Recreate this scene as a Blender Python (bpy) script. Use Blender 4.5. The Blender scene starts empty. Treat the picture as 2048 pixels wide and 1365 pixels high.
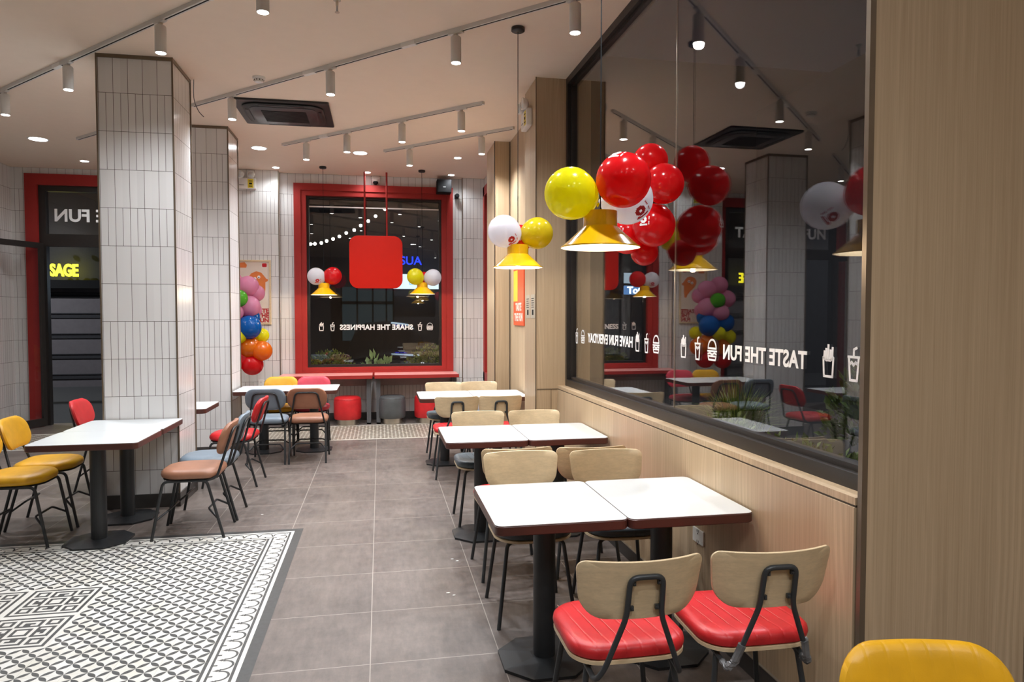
import bpy, bmesh, math, random
from mathutils import Vector, Matrix
random.seed(7)
D = bpy.data
SC = bpy.context.scene
COL = SC.collection
PI = math.pi
CEIL = 3.75

# ------------------------------------------------------------------ camera
cam_d = D.cameras.new('camera')
cam = D.objects.new('camera', cam_d); COL.objects.link(cam)
cam_d.sensor_width = 36.0
cam_d.lens = 1400 / 2048 * 36.0
cam_d.clip_start = 0.05; cam_d.clip_end = 200
YAW = math.atan(264 / 1400); PITCH = math.atan(52 / 1400)
cam.location = (0, 0, 1.62)
cam.rotation_euler = (PI / 2 - PITCH, 0, -YAW)
SC.camera = cam
# ------------------------------------------------------------------ world, exposure
w = D.worlds.new('night_sky'); SC.world = w; w.use_nodes = True
bgn = w.node_tree.nodes['Background']
bgn.inputs[0].default_value = (0.010, 0.012, 0.018, 1); bgn.inputs[1].default_value = 0.35
SC.view_settings.view_transform = 'Standard'
SC.view_settings.look = 'None'
SC.view_settings.gamma = 1.0
SC.view_settings.use_curve_mapping = False
SC.view_settings.exposure = 1.06
try:
    SC.cycles.use_denoising = True
    SC.cycles.max_bounces = 10
    SC.cycles.sample_clamp_indirect = 6.0
    SC.cycles.caustics_reflective = False
    SC.cycles.caustics_refractive = False
except Exception:
    pass
SPOT_W = 64.0      # watts of a track spot
PEND_W = 4.2       # pendant bulb
DOWN_W = 14.0      # recessed downlight
SPOT_C = (0.93, 0.96, 1.0)
WARM_C = (1.0, 0.80, 0.56)

# ------------------------------------------------------------------ node helper
class V:
    def __init__(s, nt, sock): s.nt = nt; s.k = sock
    def _m(s, op, *o):
        n = s.nt.nodes.new('ShaderNodeMath'); n.operation = op
        for i, a in enumerate((s,) + o):
            if isinstance(a, V): s.nt.links.new(a.k, n.inputs[i])
            else: n.inputs[i].default_value = a
        return V(s.nt, n.outputs[0])
    def __add__(s, o): return s._m('ADD', o)
    __radd__ = __add__
    def __sub__(s, o): return s._m('SUBTRACT', o)
    def __rsub__(s, o): return (s * -1.0) + o
    def __mul__(s, o): return s._m('MULTIPLY', o)
    __rmul__ = __mul__
    def __truediv__(s, o): return s._m('DIVIDE', o)
    def lt(s, o): return s._m('LESS_THAN', o)
    def gt(s, o): return s._m('GREATER_THAN', o)
    def mn(s, o): return s._m('MINIMUM', o)
    def mx(s, o): return s._m('MAXIMUM', o)
    def abs(s): return s._m('ABSOLUTE')
    def sin(s): return s._m('SINE')
    def fract(s): return s._m('FRACT')
    def floor(s): return s._m('FLOOR')
    def sqrt(s): return s._m('SQRT')
    def pow(s, o): return s._m('POWER', o)
    def cmp(s, o, e=0.5): return s._m('COMPARE', o, e)
    def pmod(s, p):      # distance to nearest multiple of p
        return ((s / p + 0.5).fract() - 0.5).abs() * p

def mat_new(name):
    m = D.materials.new(name); m.use_nodes = True
    nt = m.node_tree
    b = nt.nodes['Principled BSDF']
    return m, nt, b

def coords(nt, kind='Object'):
    tc = nt.nodes.new('ShaderNodeTexCoord')
    sp = nt.nodes.new('ShaderNodeSeparateXYZ')
    nt.links.new(tc.outputs[kind], sp.inputs[0])
    return tc.outputs[kind], V(nt, sp.outputs[0]), V(nt, sp.outputs[1]), V(nt, sp.outputs[2])

def mix(nt, fac, a, b):
    n = nt.nodes.new('ShaderNodeMix'); n.data_type = 'RGBA'
    if isinstance(fac, V): nt.links.new(fac.k, n.inputs[0])
    else: n.inputs[0].default_value = fac
    for i, c in ((6, a), (7, b)):
        if isinstance(c, tuple): n.inputs[i].default_value = c if len(c) == 4 else c + (1,)
        else: nt.links.new(c, n.inputs[i])
    return n.outputs[2]

def noise(nt, vec, scale, detail=3, rough=0.5, stretch=None):
    if stretch:
        mp = nt.nodes.new('ShaderNodeMapping'); mp.inputs['Scale'].default_value = stretch
        nt.links.new(vec, mp.inputs[0]); vec = mp.outputs[0]
    n = nt.nodes.new('ShaderNodeTexNoise')
    n.inputs['Scale'].default_value = scale; n.inputs['Detail'].default_value = detail
    n.inputs['Roughness'].default_value = rough
    nt.links.new(vec, n.inputs['Vector'])
    return V(nt, n.outputs['Fac'])

def bump(nt, b, h, strength=0.3, dist=0.01):
    n = nt.nodes.new('ShaderNodeBump'); n.inputs['Strength'].default_value = strength
    n.inputs['Distance'].default_value = dist
    nt.links.new(h.k, n.inputs['Height']); nt.links.new(n.outputs[0], b.inputs['Normal'])

def ramp(v, a, b):
    n = v.nt.nodes.new('ShaderNodeMapRange'); n.inputs[1].default_value = a; n.inputs[2].default_value = b
    v.nt.links.new(v.k, n.inputs[0]); return V(v.nt, n.outputs[0])

def simple(name, col, rough=0.5, metal=0.0, var=0.06, coat=0.0, spec=0.5):
    m, nt, b = mat_new(name)
    vec, x, y, z = coords(nt)
    n = ramp(noise(nt, vec, 9, 3), 0.3, 0.7)
    c2 = tuple(max(0, c * (1 - var * 2)) for c in col)
    nt.links.new(mix(nt, n, c2, col), b.inputs['Base Color'])
    b.inputs['Roughness'].default_value = rough; b.inputs['Metallic'].default_value = metal
    b.inputs['Coat Weight'].default_value = coat
    b.inputs['Specular IOR Level'].default_value = spec
    return m

def emit(name, col, s, base=0.8):
    m, nt, b = mat_new(name)
    b.inputs['Base Color'].default_value = (base, base, base, 1)
    b.inputs['Emission Color'].default_value = col + (1,)
    b.inputs['Emission Strength'].default_value = s
    return m

M = {}
M['ceiling'] = simple('ceiling_paint', (0.88, 0.745, 0.62), 0.75, var=0.01, spec=0.25)
M['black_metal'] = simple('black_powder_coat', (0.018, 0.020, 0.022), 0.42)
M['frame_dark'] = simple('dark_anodised', (0.028, 0.024, 0.022), 0.38, 0.2)
M['grey_tube'] = simple('dark_grey_tube', (0.045, 0.050, 0.054), 0.38, 0.2)
M['grey_leg'] = simple('grey_leg', (0.09, 0.09, 0.095), 0.45)
M['panel_grey'] = simple('warm_grey_panel', (0.30, 0.25, 0.24), 0.5)
M['white_plastic'] = simple('white_plastic', (0.82, 0.81, 0.78), 0.35, var=0.02)
M['white_metal'] = simple('white_metal', (0.66, 0.64, 0.61), 0.4, var=0.02)
M['laminate'] = simple('white_laminate', (0.66, 0.69, 0.70), 0.28, var=0.01)
M['edge'] = simple('brown_edge_band', (0.085, 0.030, 0.022), 0.35)
M['red_paint'] = simple('red_paint', (0.36, 0.030, 0.026), 0.45, var=0.03, spec=0.25)
M['red_sign'] = simple('red_sign_face', (0.72, 0.022, 0.012), 0.6, var=0.01, spec=0.15)
M['counter_top'] = simple('pink_red_counter', (0.80, 0.34, 0.32), 0.32, var=0.02)
M['baseboard'] = simple('grey_baseboard', (0.060, 0.055, 0.052), 0.4)
M['groove'] = simple('dark_groove', (0.045, 0.030, 0.020), 0.5)
M['trim'] = simple('bronze_trim', (0.20, 0.155, 0.11), 0.35, 0.5)
M['steel'] = simple('brushed_steel', (0.55, 0.50, 0.42), 0.3, 0.9)
M['shade_yellow'] = simple('yellow_enamel', (0.88, 0.48, 0.006), 0.18, var=0.01, coat=0.5)
M['shade_white'] = simple('white_enamel', (0.92, 0.88, 0.76), 0.4, var=0.01)
M['bulb'] = emit('warm_bulb', (1.0, 0.88, 0.66), 18)
M['lens'] = emit('spot_lens', (1.0, 0.98, 0.94), 14)
M['down'] = emit('downlight_disc', (0.98, 0.98, 1.0), 8)
M['black'] = simple('matt_black', (0.008, 0.008, 0.009), 0.7, spec=0.2)
M['grille'] = simple('dark_grille', (0.006, 0.006, 0.007), 0.7, spec=0.2)
M['ac_dark'] = simple('charcoal_plastic', (0.018, 0.018, 0.020), 0.38)
M['ac_mid'] = simple('grey_plastic', (0.05, 0.05, 0.056), 0.35)
M['white_vinyl'] = emit('white_vinyl', (1, 1, 1), 0.0)
M['white_vinyl'].node_tree.nodes['Principled BSDF'].inputs['Base Color'].default_value = (0.9, 0.9, 0.9, 1)
M['clear'] = simple('clear_lamp_lens', (0.75, 0.78, 0.8), 0.08, 0.6)
M['logo_red'] = simple('logo_red', (0.62, 0.01, 0.02), 0.4)
M['ink'] = simple('brown_ink', (0.25, 0.10, 0.01), 0.5)
M['thread'] = simple('pale_thread', (0.75, 0.25, 0.22), 0.6)
M['orange_ink'] = simple('orange_print', (0.80, 0.22, 0.05), 0.5)
M['paper'] = simple('poster_paper', (0.78, 0.68, 0.58), 0.5, var=0.02)
M['red_ink'] = simple('red_print', (0.50, 0.03, 0.03), 0.5)
M['green_ink'] = simple('green_print', (0.10, 0.25, 0.12), 0.5)
M['poster_orange'] = simple('poster_orange', (0.75, 0.10, 0.03), 0.45, var=0.03)
M['wrap'] = simple('clear_wrap', (0.30, 0.31, 0.32), 0.15, 0.3, var=0.4)
M['notice'] = simple('notice_sheet', (0.50, 0.45, 0.36), 0.4)
M['tag_yellow'] = simple('yellow_tag', (0.80, 0.62, 0.05), 0.5)

def leather(name, col, rough=0.42, ribs=True):
    m, nt, b = mat_new(name)
    vec, x, y, z = coords(nt)
    n = ramp(noise(nt, vec, 260, 2), 0.3, 0.7)
    c2 = tuple(c * 0.85 for c in col)
    big = ramp(noise(nt, vec, 12, 2), 0.3, 0.7)
    nt.links.new(mix(nt, big, c2, col), b.inputs['Base Color'])
    b.inputs['Roughness'].default_value = rough
    h = n * 0.08
    if ribs:
        d = (x + y * 0.12).pmod(0.052)
        h = h + ramp(d, 0.0, 0.007)
    bump(nt, b, h, 0.35, 0.0025)
    return m
LEA = {'red': (0.60, 0.018, 0.022), 'yellow': (0.72, 0.37, 0.008), 'slate': (0.10, 0.135, 0.16),
       'charcoal': (0.075, 0.088, 0.098), 'brown': (0.34, 0.155, 0.09), 'blue_grey': (0.19, 0.24, 0.29),
       'pink': (0.55, 0.03, 0.06), 'dark_grey': (0.085, 0.09, 0.092)}
for k, c in LEA.items():
    M['lea_' + k] = leather('leather_' + k, c)
    M['pad_' + k] = leather('leather_plain_' + k, c, ribs=False)

def plywood(name, col, stretch):
    m, nt, b = mat_new(name)
    vec, x, y, z = coords(nt)
    a = noise(nt, vec, 3.0, 3, 0.5, stretch)
    g = ((a * 60.0).sin() + 1.0) * 0.5
    f = noise(nt, vec, 60, 3, 0.6, tuple(s * 1.2 for s in stretch))
    fac = (g * 0.35 + ramp(f, 0.3, 0.7) * 0.65)
    nt.links.new(mix(nt, fac, tuple(c * 0.82 for c in col), col), b.inputs['Base Color'])
    b.inputs['Roughness'].default_value = 0.35
    b.inputs['Coat Weight'].default_value = 0.2
    return m
M['ply'] = plywood('birch_plywood', (0.76, 0.595, 0.37), (0.5, 1.5, 2.2))
M['ply_edge'] = simple('plywood_edge', (0.60, 0.40, 0.22), 0.5)

def wood_panel():
    m, nt, b = mat_new('vertical_grain_laminate')
    vec, x, y, z = coords(nt)
    wav = noise(nt, vec, 1.0, 2, 0.5, (1.3, 1.3, 0.45))
    f = noise(nt, vec, 1.0, 4, 0.65, (80, 80, 0.9))
    f2 = noise(nt, vec, 1.0, 3, 0.6, (160, 160, 2.5))
    c = noise(nt, vec, 1.0, 2, 0.5, (9, 9, 0.25))
    line = ((wav * 1.0 + (x + y) * 3.4) * 60.0).sin() * 0.5 + 0.5
    amt = ramp(c, 0.48, 0.62)
    fac = ramp(f, 0.25, 0.75) * 0.5 + ramp(f2, 0.3, 0.7) * 0.25 + line * amt * 0.32
    nt.links.new(mix(nt, fac, (0.40, 0.288, 0.175), (0.64, 0.49, 0.325)), b.inputs['Base Color'])
    b.inputs['Roughness'].default_value = 0.42
    bump(nt, b, fac, 0.15, 0.002)
    return m
M['wood'] = wood_panel()

def tiles():
    m, nt, b = mat_new('white_wall_tiles')
    vec, x, y, z = coords(nt)
    g = nt.nodes.new('ShaderNodeNewGeometry'); sp = nt.nodes.new('ShaderNodeSeparateXYZ')
    nt.links.new(g.outputs['True Normal'], sp.inputs[0])
    isx = V(nt, sp.outputs[0]).abs().gt(0.5)
    u = isx * y + (1.0 - isx) * x + 0.004
    RH = 0.312
    zz = (CEIL - z)
    r = (zz / RH).floor()
    nar = r.cmp(1.0) + r.cmp(2.0) + r.cmp(4.0) + r.cmp(7.0) + r.cmp(8.0) + r.cmp(10.0)
    wide = u.pmod(0.112).lt(0.0018)
    narrow = u.pmod(0.056).lt(0.0018)
    vert = (wide.mx(narrow * nar))
    hor = zz.pmod(RH).lt(0.0018)
    grout = vert.mx(hor)
    cell = (u / 0.056).floor() + r * 17.3
    wn = nt.nodes.new('ShaderNodeTexWhiteNoise'); wn.noise_dimensions = '1D'
    nt.links.new(cell.k, wn.inputs['W'])
    tv = V(nt, wn.outputs[0])
    base = mix(nt, tv, (0.70, 0.69, 0.68), (0.76, 0.75, 0.74))
    nt.links.new(mix(nt, grout, base, (0.10, 0.085, 0.075)), b.inputs['Base Color'])
    nt.links.new((grout * 0.6 + 0.24).k, b.inputs['Roughness'])
    nz = noise(nt, vec, 9, 2)
    h = nz * 0.25 - grout
    bump(nt, b, h, 0.25, 0.003)
    return m
M['tiles'] = tiles()

def floor_mat():
    m, nt, b = mat_new('brown_stone_floor_tiles')
    vec, x, y, z = coords(nt)
    gx = (x + 0.055).pmod(0.607); gy = (y - 3.84).pmod(0.585)
    grout = gx.lt(0.0022).mx(gy.lt(0.0022))
    n1 = ramp(noise(nt, vec, 2.2, 5, 0.65), 0.3, 0.7)
    n2 = ramp(noise(nt, vec, 14, 6, 0.75), 0.25, 0.75)
    n3 = ramp(noise(nt, vec, 6, 6, 0.7, (4.5, 1.0, 1.0)), 0.3, 0.7)
    cell = (((x + 0.055) / 0.607 ).floor() * 7.1 + ((y - 3.84) / 0.585 ).floor() * 3.7)
    wn = nt.nodes.new('ShaderNodeTexWhiteNoise'); wn.noise_dimensions = '1D'
    nt.links.new(cell.k, wn.inputs['W'])
    fac = n1 * 0.3 + n2 * 0.4 + n3 * 0.25 + V(nt, wn.outputs[0]) * 0.05
    base = mix(nt, fac, (0.038, 0.030, 0.026), (0.245, 0.200, 0.175))
    nt.links.new(mix(nt, grout, base, (0.36, 0.32, 0.28)), b.inputs['Base Color'])
    nt.links.new((n2 * 0.18 + 0.34).k, b.inputs['Roughness'])
    bump(nt, b, n2 * 0.3 - grout, 0.12, 0.003)
    return m
M['floor'] = floor_mat()

def petals(nt, x, y, k=0.17):
    s = 0.0707107
    p = (x + y) * 0.7071068; q = (x - y) * 0.7071068
    pq = q.pmod(s); pp = p.pmod(s)
    a = k * s
    m1 = pq.lt(((p * (PI / s)).sin().abs()) * a)
    m2 = pp.lt(((q * (PI / s)).sin().abs()) * a)
    return m1.mx(m2)

def rug_mat():
    m, nt, b = mat_new('black_white_cement_tiles')
    vec, x, y, z = coords(nt)
    x1, x0, y1, y0 = -0.58, -3.44, 5.46, 2.76
    ex = (x1 - x).mn(x - x0); ey = (y1 - y).mn(y - y0)
    e = ex.mn(ey)
    useY = ex.lt(ey)
    v = useY * y + (1.0 - useY) * x
    vv = v - 0.02 - 0.0
    fld = petals(nt, x + 0.81, y - 5.21)
    def band(a, c): return e.gt(a) * e.lt(c)
    # scallops: cusp every 0.1
    dc = (vv - 0.05).pmod(0.1)                      # distance to arc centre line
    rr = (dc * dc + (e - 0.142) * (e - 0.142)).sqrt()
    ring = (rr - 0.042).abs().lt(0.0055) * e.lt(0.150)
    cus = vv.pmod(0.1)                              # distance to cusp line
    arrow = (cus * 1.2 + (e - 0.158).abs() * 0.7).lt(0.0125)
    tail = cus.lt(0.0022) * e.gt(0.145) * e.lt(0.178)
    nub = dc.lt(0.006) * e.gt(0.168) * e.lt(0.190)
    orn = ring.mx(arrow).mx(tail).mx(nub)
    bands = band(-1, 0.058).mx(band(0.078, 0.092)).mx(band(0.186, 0.198)).mx(band(0.214, 0.229))
    dark = bands.mx(orn * band(0.092, 0.19)).mx(fld * e.gt(0.229))
    n = ramp(noise(nt, vec, 6, 4, 0.6), 0.3, 0.7)
    tw = noise(nt, vec, 40, 3)
    light = mix(nt, n, (0.62, 0.60, 0.52), (0.70, 0.70, 0.68))
    drk = mix(nt, tw, (0.035, 0.035, 0.032), (0.070, 0.072, 0.072))
    jx = (x + 0.81).pmod(0.2).lt(0.0009); jy = (y - 5.21).pmod(0.2).lt(0.0009)
    c = mix(nt, dark, light, drk)
    c = mix(nt, jx.mx(jy) * e.gt(0.06) * 0.55, c, (0.35, 0.33, 0.28))
    nt.links.new(c, b.inputs['Base Color'])
    b.inputs['Roughness'].default_value = 0.42
    return m
M['rug'] = rug_mat()

def strip_mat():
    m, nt, b = mat_new('patterned_cement_strip')
    vec, x, y, z = coords(nt)
    y0, y1 = 9.25, 10.47
    e = (y1 - y).mn(y - y0)
    fld = petals(nt, x, y - 9.3, 0.24)
    dark = fld * e.gt(0.05)
    n = ramp(noise(nt, vec, 6, 4, 0.6), 0.3, 0.7)
    light = mix(nt, n, (0.50, 0.47, 0.40), (0.60, 0.58, 0.52))
    nt.links.new(mix(nt, dark, light, (0.12, 0.09, 0.06)), b.inputs['Base Color'])
    b.inputs['Roughness'].default_value = 0.45
    return m
M['strip'] = strip_mat()
M['key_dark'] = simple('key_tile_dark', (0.055, 0.056, 0.055), 0.42, var=0.1)
M['key_light'] = simple('key_tile_light', (0.66, 0.65, 0.60), 0.42, var=0.03)

def glass_mat(name, tint=(1, 1, 1), k=1.0):
    m = D.materials.new(name); m.use_nodes = True; nt = m.node_tree
    nt.nodes.clear()
    out = nt.nodes.new('ShaderNodeOutputMaterial'); mx = nt.nodes.new('ShaderNodeMixShader')
    tr = nt.nodes.new('ShaderNodeBsdfTransparent'); gl = nt.nodes.new('ShaderNodeBsdfGlossy')
    gl.inputs['Roughness'].default_value = 0.0
    tr.inputs[0].default_value = tint + (1,)
    g = nt.nodes.new('ShaderNodeNewGeometry')
    dot = nt.nodes.new('ShaderNodeVectorMath'); dot.operation = 'DOT_PRODUCT'
    nt.links.new(g.outputs['Incoming'], dot.inputs[0]); nt.links.new(g.outputs['Normal'], dot.inputs[1])
    c = V(nt, dot.outputs['Value']).abs()
    f = (1.0 - c).pow(5.0) * 0.955 + 0.045
    f = (f * k).mn(1.0)
    nt.links.new(f.k, mx.inputs[0]); nt.links.new(tr.outputs[0], mx.inputs[1]); nt.links.new(gl.outputs[0], mx.inputs[2])
    nt.links.new(mx.outputs[0], out.inputs[0])
    return m
M['glass'] = glass_mat('window_glass', k=1.55)

def balloon_mat(name, col, trans=0.5):
    m, nt, b = mat_new(name)
    b.inputs['Base Color'].default_value = col + (1,)
    b.inputs['Roughness'].default_value = 0.16
    b.inputs['Coat Weight'].default_value = 0.3
    vec, x, y, z = coords(nt)
    n = ramp(noise(nt, vec, 3, 2), 0.3, 0.7)
    nt.links.new(mix(nt, n, tuple(c * 0.93 for c in col), col), b.inputs['Base Color'])
    tl = nt.nodes.new('ShaderNodeBsdfTranslucent'); tl.inputs[0].default_value = col + (1,)
    mx = nt.nodes.new('ShaderNodeMixShader'); mx.inputs[0].default_value = trans
    out = nt.nodes['Material Output']
    nt.links.new(b.outputs[0], mx.inputs[1]); nt.links.new(tl.outputs[0], mx.inputs[2]); nt.links.new(mx.outputs[0], out.inputs[0])
    return m
BAL = {'red': (0.78, 0.012, 0.018), 'yellow': (0.84, 0.80, 0.01), 'white': (0.82, 0.82, 0.86), 'pink': (0.80, 0.33, 0.50),
       'green': (0.12, 0.50, 0.03), 'blue': (0.005, 0.14, 0.50), 'orange': (0.85, 0.22, 0.01), 'gold': (0.72, 0.60, 0.02)}
for k, c in BAL.items(): M['bal_' + k] = balloon_mat('latex_' + k, c)

# ------------------------------------------------------------------ object helpers
def link(name, me, parent=None):
    o = D.objects.new(name, me); COL.objects.link(o)
    if parent is not None: o.parent = parent
    return o

def ob(name, bm, mats, parent=None, smooth=False, loc=None, rot=None):
    me = D.meshes.new(name)
    bmesh.ops.recalc_face_normals(bm, faces=bm.faces[:])
    bm.to_mesh(me); bm.free()
    for m in (mats if isinstance(mats, (list, tuple)) else [mats]): me.materials.append(M[m] if isinstance(m, str) else m)
    if smooth:
        me.polygons.foreach_set('use_smooth', [True] * len(me.polygons))
        try: me.set_sharp_from_angle(angle=math.radians(42))
        except Exception: pass
    o = link(name, me, parent)
    if loc: o.location = loc
    if rot: o.rotation_euler = rot
    return o

def tag(o, label=None, cat=None, group=None, kind=None):
    if label: o['label'] = label
    if cat: o['category'] = cat
    if group: o['group'] = group
    if kind: o['kind'] = kind
    return o

def thing(name, label, cat, loc=(0, 0, 0), rz=0, group=None):
    o = D.objects.new(name, None); COL.objects.link(o)
    o.empty_display_size = 0.1
    o.location = loc; o.rotation_euler = (0, 0, rz)
    return tag(o, label, cat, group)

def struct(name, bm, mats, parent=None, label=None, **k):
    o = ob(name, bm, mats, parent, **k)
    if parent is None: o['kind'] = 'structure'
    if label: o['label'] = label
    return o

def dup(o, label=None, loc=None, rz=None, group=None, parent=None):
    c = o.copy(); COL.objects.link(c)
    if parent is not None: c.parent = parent
    if label: c['label'] = label
    if group: c['group'] = group
    if loc is not None: c.location = loc
    if rz is not None: c.rotation_euler = (0, 0, rz)
    for ch in [q for q in o.children]:
        dup(ch, parent=c)
    return c

def B(*boxes, bev=0.0):
    bm = bmesh.new()
    for bx in boxes: box(bm, *bx)
    if bev: bmesh.ops.bevel(bm, geom=bm.edges[:], offset=bev, segments=2, affect='EDGES', profile=0.5)
    return bm

def box(bm, x0, x1, y0, y1, z0, z1, mi=0):
    v = [bm.verts.new((x, y, z)) for z in (z0, z1) for y in (y0, y1) for x in (x0, x1)]
    for f in ((0, 1, 3, 2), (4, 6, 7, 5), (0, 4, 5, 1), (2, 3, 7, 6), (0, 2, 6, 4), (1, 5, 7, 3)):
        fc = bm.faces.new([v[i] for i in f]); fc.material_index = mi
    return v

def fillet(pts, rad, n=5):
    pts = [Vector(p) for p in pts]
    out = [pts[0]]
    for i in range(1, len(pts) - 1):
        a, b, c = pts[i - 1], pts[i], pts[i + 1]
        r = min(rad, (a - b).length * 0.45, (c - b).length * 0.45)
        p0 = b + (a - b).normalized() * r; p2 = b + (c - b).normalized() * r
        for k in range(n + 1):
            t = k / n
            out.append(p0 * (1 - t) ** 2 + b * 2 * t * (1 - t) + p2 * t * t)
    out.append(pts[-1])
    return out

def tube(bm, pts, r, seg=10, rad=0.0, mi=0):
    pts = fillet(pts, rad) if rad else [Vector(p) for p in pts]
    rings = []; prev = None
    for i, p in enumerate(pts):
        d = (pts[min(i + 1, len(pts) - 1)] - pts[max(i - 1, 0)]).normalized()
        if prev is None:
            u = d.orthogonal().normalized()
        else:
            u = (prev - d * prev.dot(d)).normalized()
        prev = u; v = d.cross(u)
        rings.append([bm.verts.new(p + (u * math.cos(2 * PI * k / seg) + v * math.sin(2 * PI * k / seg)) * r) for k in range(seg)])
    for a, b in zip(rings, rings[1:]):
        for k in range(seg):
            bm.faces.new((a[k], a[(k + 1) % seg], b[(k + 1) % seg], b[k])).material_index = mi
    bm.faces.new(rings[0][::-1]).material_index = mi; bm.faces.new(rings[-1]).material_index = mi

def lathe(bm, prof, seg=32, c=(0, 0, 0), cap=True, mi=0):
    rings = []
    for r, z in prof:
        rings.append([bm.verts.new((c[0] + r * math.cos(2 * PI * k / seg), c[1] + r * math.sin(2 * PI * k / seg), c[2] + z)) for k in range(seg)])
    for a, b in zip(rings, rings[1:]):
        for k in range(seg):
            bm.faces.new((a[k], a[(k + 1) % seg], b[(k + 1) % seg], b[k])).material_index = mi
    if cap:
        bm.faces.new(rings[0][::-1]).material_index = mi; bm.faces.new(rings[-1]).material_index = mi

def rrect(w, h, radii, n=7, sub=6):
    """outline of a rounded rectangle centred on 0; radii = (bl, br, tr, tl)"""
    if not isinstance(radii, (tuple, list)): radii = (radii,) * 4
    cs = [(-w / 2, -h / 2, radii[0], PI), (w / 2, -h / 2, radii[1], 1.5 * PI), (w / 2, h / 2, radii[2], 0), (-w / 2, h / 2, radii[3], 0.5 * PI)]
    out = []
    for i, (x, y, r, a0) in enumerate(cs):
        cx = x + (r if x < 0 else -r); cy = y + (r if y < 0 else -r)
        arc = [Vector((cx + r * math.cos(a0 + PI / 2 * k / n), cy + r * math.sin(a0 + PI / 2 * k / n))) for k in range(n + 1)]
        if out:
            p = out[-1]
            for k in range(1, sub): out.append(p.lerp(arc[0], k / sub))
        out += arc
    p = out[-1]; q = out[0]
    for k in range(1, sub): out.append(p.lerp(q, k / sub))
    return out

def slab(bm, outline, z0, z1, edge_r=0.003, mi_top=0, mi_side=0, tr=None):
    """plate from an outline with slightly rounded edges"""
    def ins(s): return [Vector((p.x * (1 - s / max(abs(p.x), .05) if abs(p.x) > .001 else 1), p.y * (1 - s / max(abs(p.y), .05) if abs(p.y) > .001 else 1))) for p in outline]
    layers = [(edge_r, z0), (0, z0 + edge_r), (0, z1 - edge_r), (edge_r, z1)]
    rings = []
    for s, z in layers:
        rings.append([bm.verts.new((p.x, p.y, z)) for p in ins(s)])
    n = len(outline)
    for a, b in zip(rings, rings[1:]):
        for k in range(n): bm.faces.new((a[k], a[(k + 1) % n], b[(k + 1) % n], b[k])).material_index = mi_side
    bm.faces.new(rings[0][::-1]).material_index = mi_side
    bm.faces.new(rings[-1]).material_index = mi_top

def pad(bm, outline, prof, nring=4, dish=0.0):
    """cushion: prof = [(scale, z)...] from bottom to top; then concentric rings on the top and the bottom"""
    rings = []
    n = len(outline)
    s0, zb = prof[0]
    for k in range(1, nring + 1):
        t = k / (nring + 0.0)
        rings.append([(p.x * s0 * t, p.y * s0 * t, zb) for p in outline])
    for s, z in prof[1:]: rings.append([(p.x * s, p.y * s, z) for p in outline])
    s1, zt = prof[-1]
    for k in range(nring - 1, 0, -1):
        t = k / (nring + 0.0)
        rings.append([(p.x * s1 * t, p.y * s1 * t, zt + dish * (1 - t * t)) for p in outline])
    R = [[bm.verts.new(c) for c in r] for r in rings]
    for a, b in zip(R, R[1:]):
        for k in range(n): bm.faces.new((a[k], a[(k + 1) % n], b[(k + 1) % n], b[k]))
    c0 = bm.verts.new((0, 0, zb)); c1 = bm.verts.new((0, 0, zt + dish))
    for k in range(n):
        bm.faces.new((c0, R[0][(k + 1) % n], R[0][k])); bm.faces.new((c1, R[-1][k], R[-1][(k + 1) % n]))

def xf(bm, mat, verts=None):
    bmesh.ops.transform(bm, matrix=mat, verts=verts or bm.verts[:])

def text_bm(s, size, off=0.0, ext=0.0006, align='CENTER', spacing=1.0):
    cu = D.curves.new('t', 'FONT'); cu.body = s; cu.size = size; cu.offset = off; cu.extrude = ext
    cu.align_x = align; cu.align_y = 'CENTER'; cu.space_character = spacing
    cu.resolution_u = 4
    o = D.objects.new('t', cu); COL.objects.link(o)
    dg = bpy.context.evaluated_depsgraph_get()
    me = D.meshes.new_from_object(o.evaluated_get(dg))
    bm = bmesh.new(); bm.from_mesh(me)
    D.objects.remove(o); D.curves.remove(cu); D.meshes.remove(me)
    return bm

def merge(dst, src):
    me = D.meshes.new('tmp'); src.to_mesh(me); dst.from_mesh(me); D.meshes.remove(me); src.free()

def stroke(bm, pts, w, closed=False, ext=0.0006):
    pts = [Vector((p[0], p[1])) for p in pts]
    n = len(pts)
    for i in range(n if closed else n - 1):
        a, b = pts[i], pts[(i + 1) % n]
        d = (b - a).normalized() if (b - a).length > 1e-9 else Vector((1, 0)); a2 = a - d * w * .35; b2 = b + d * w * .35
        nrm = Vector((-d.y, d.x)) * w / 2
        q = [a2 + nrm, a2 - nrm, b2 - nrm, b2 + nrm]
        lo = [bm.verts.new((p.x, p.y, -ext)) for p in q]; hi = [bm.verts.new((p.x, p.y, ext)) for p in q]
        bm.faces.new(hi); bm.faces.new(lo[::-1])
        for k in range(4): bm.faces.new((lo[k], lo[(k + 1) % 4], hi[(k + 1) % 4], hi[k]))

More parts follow.
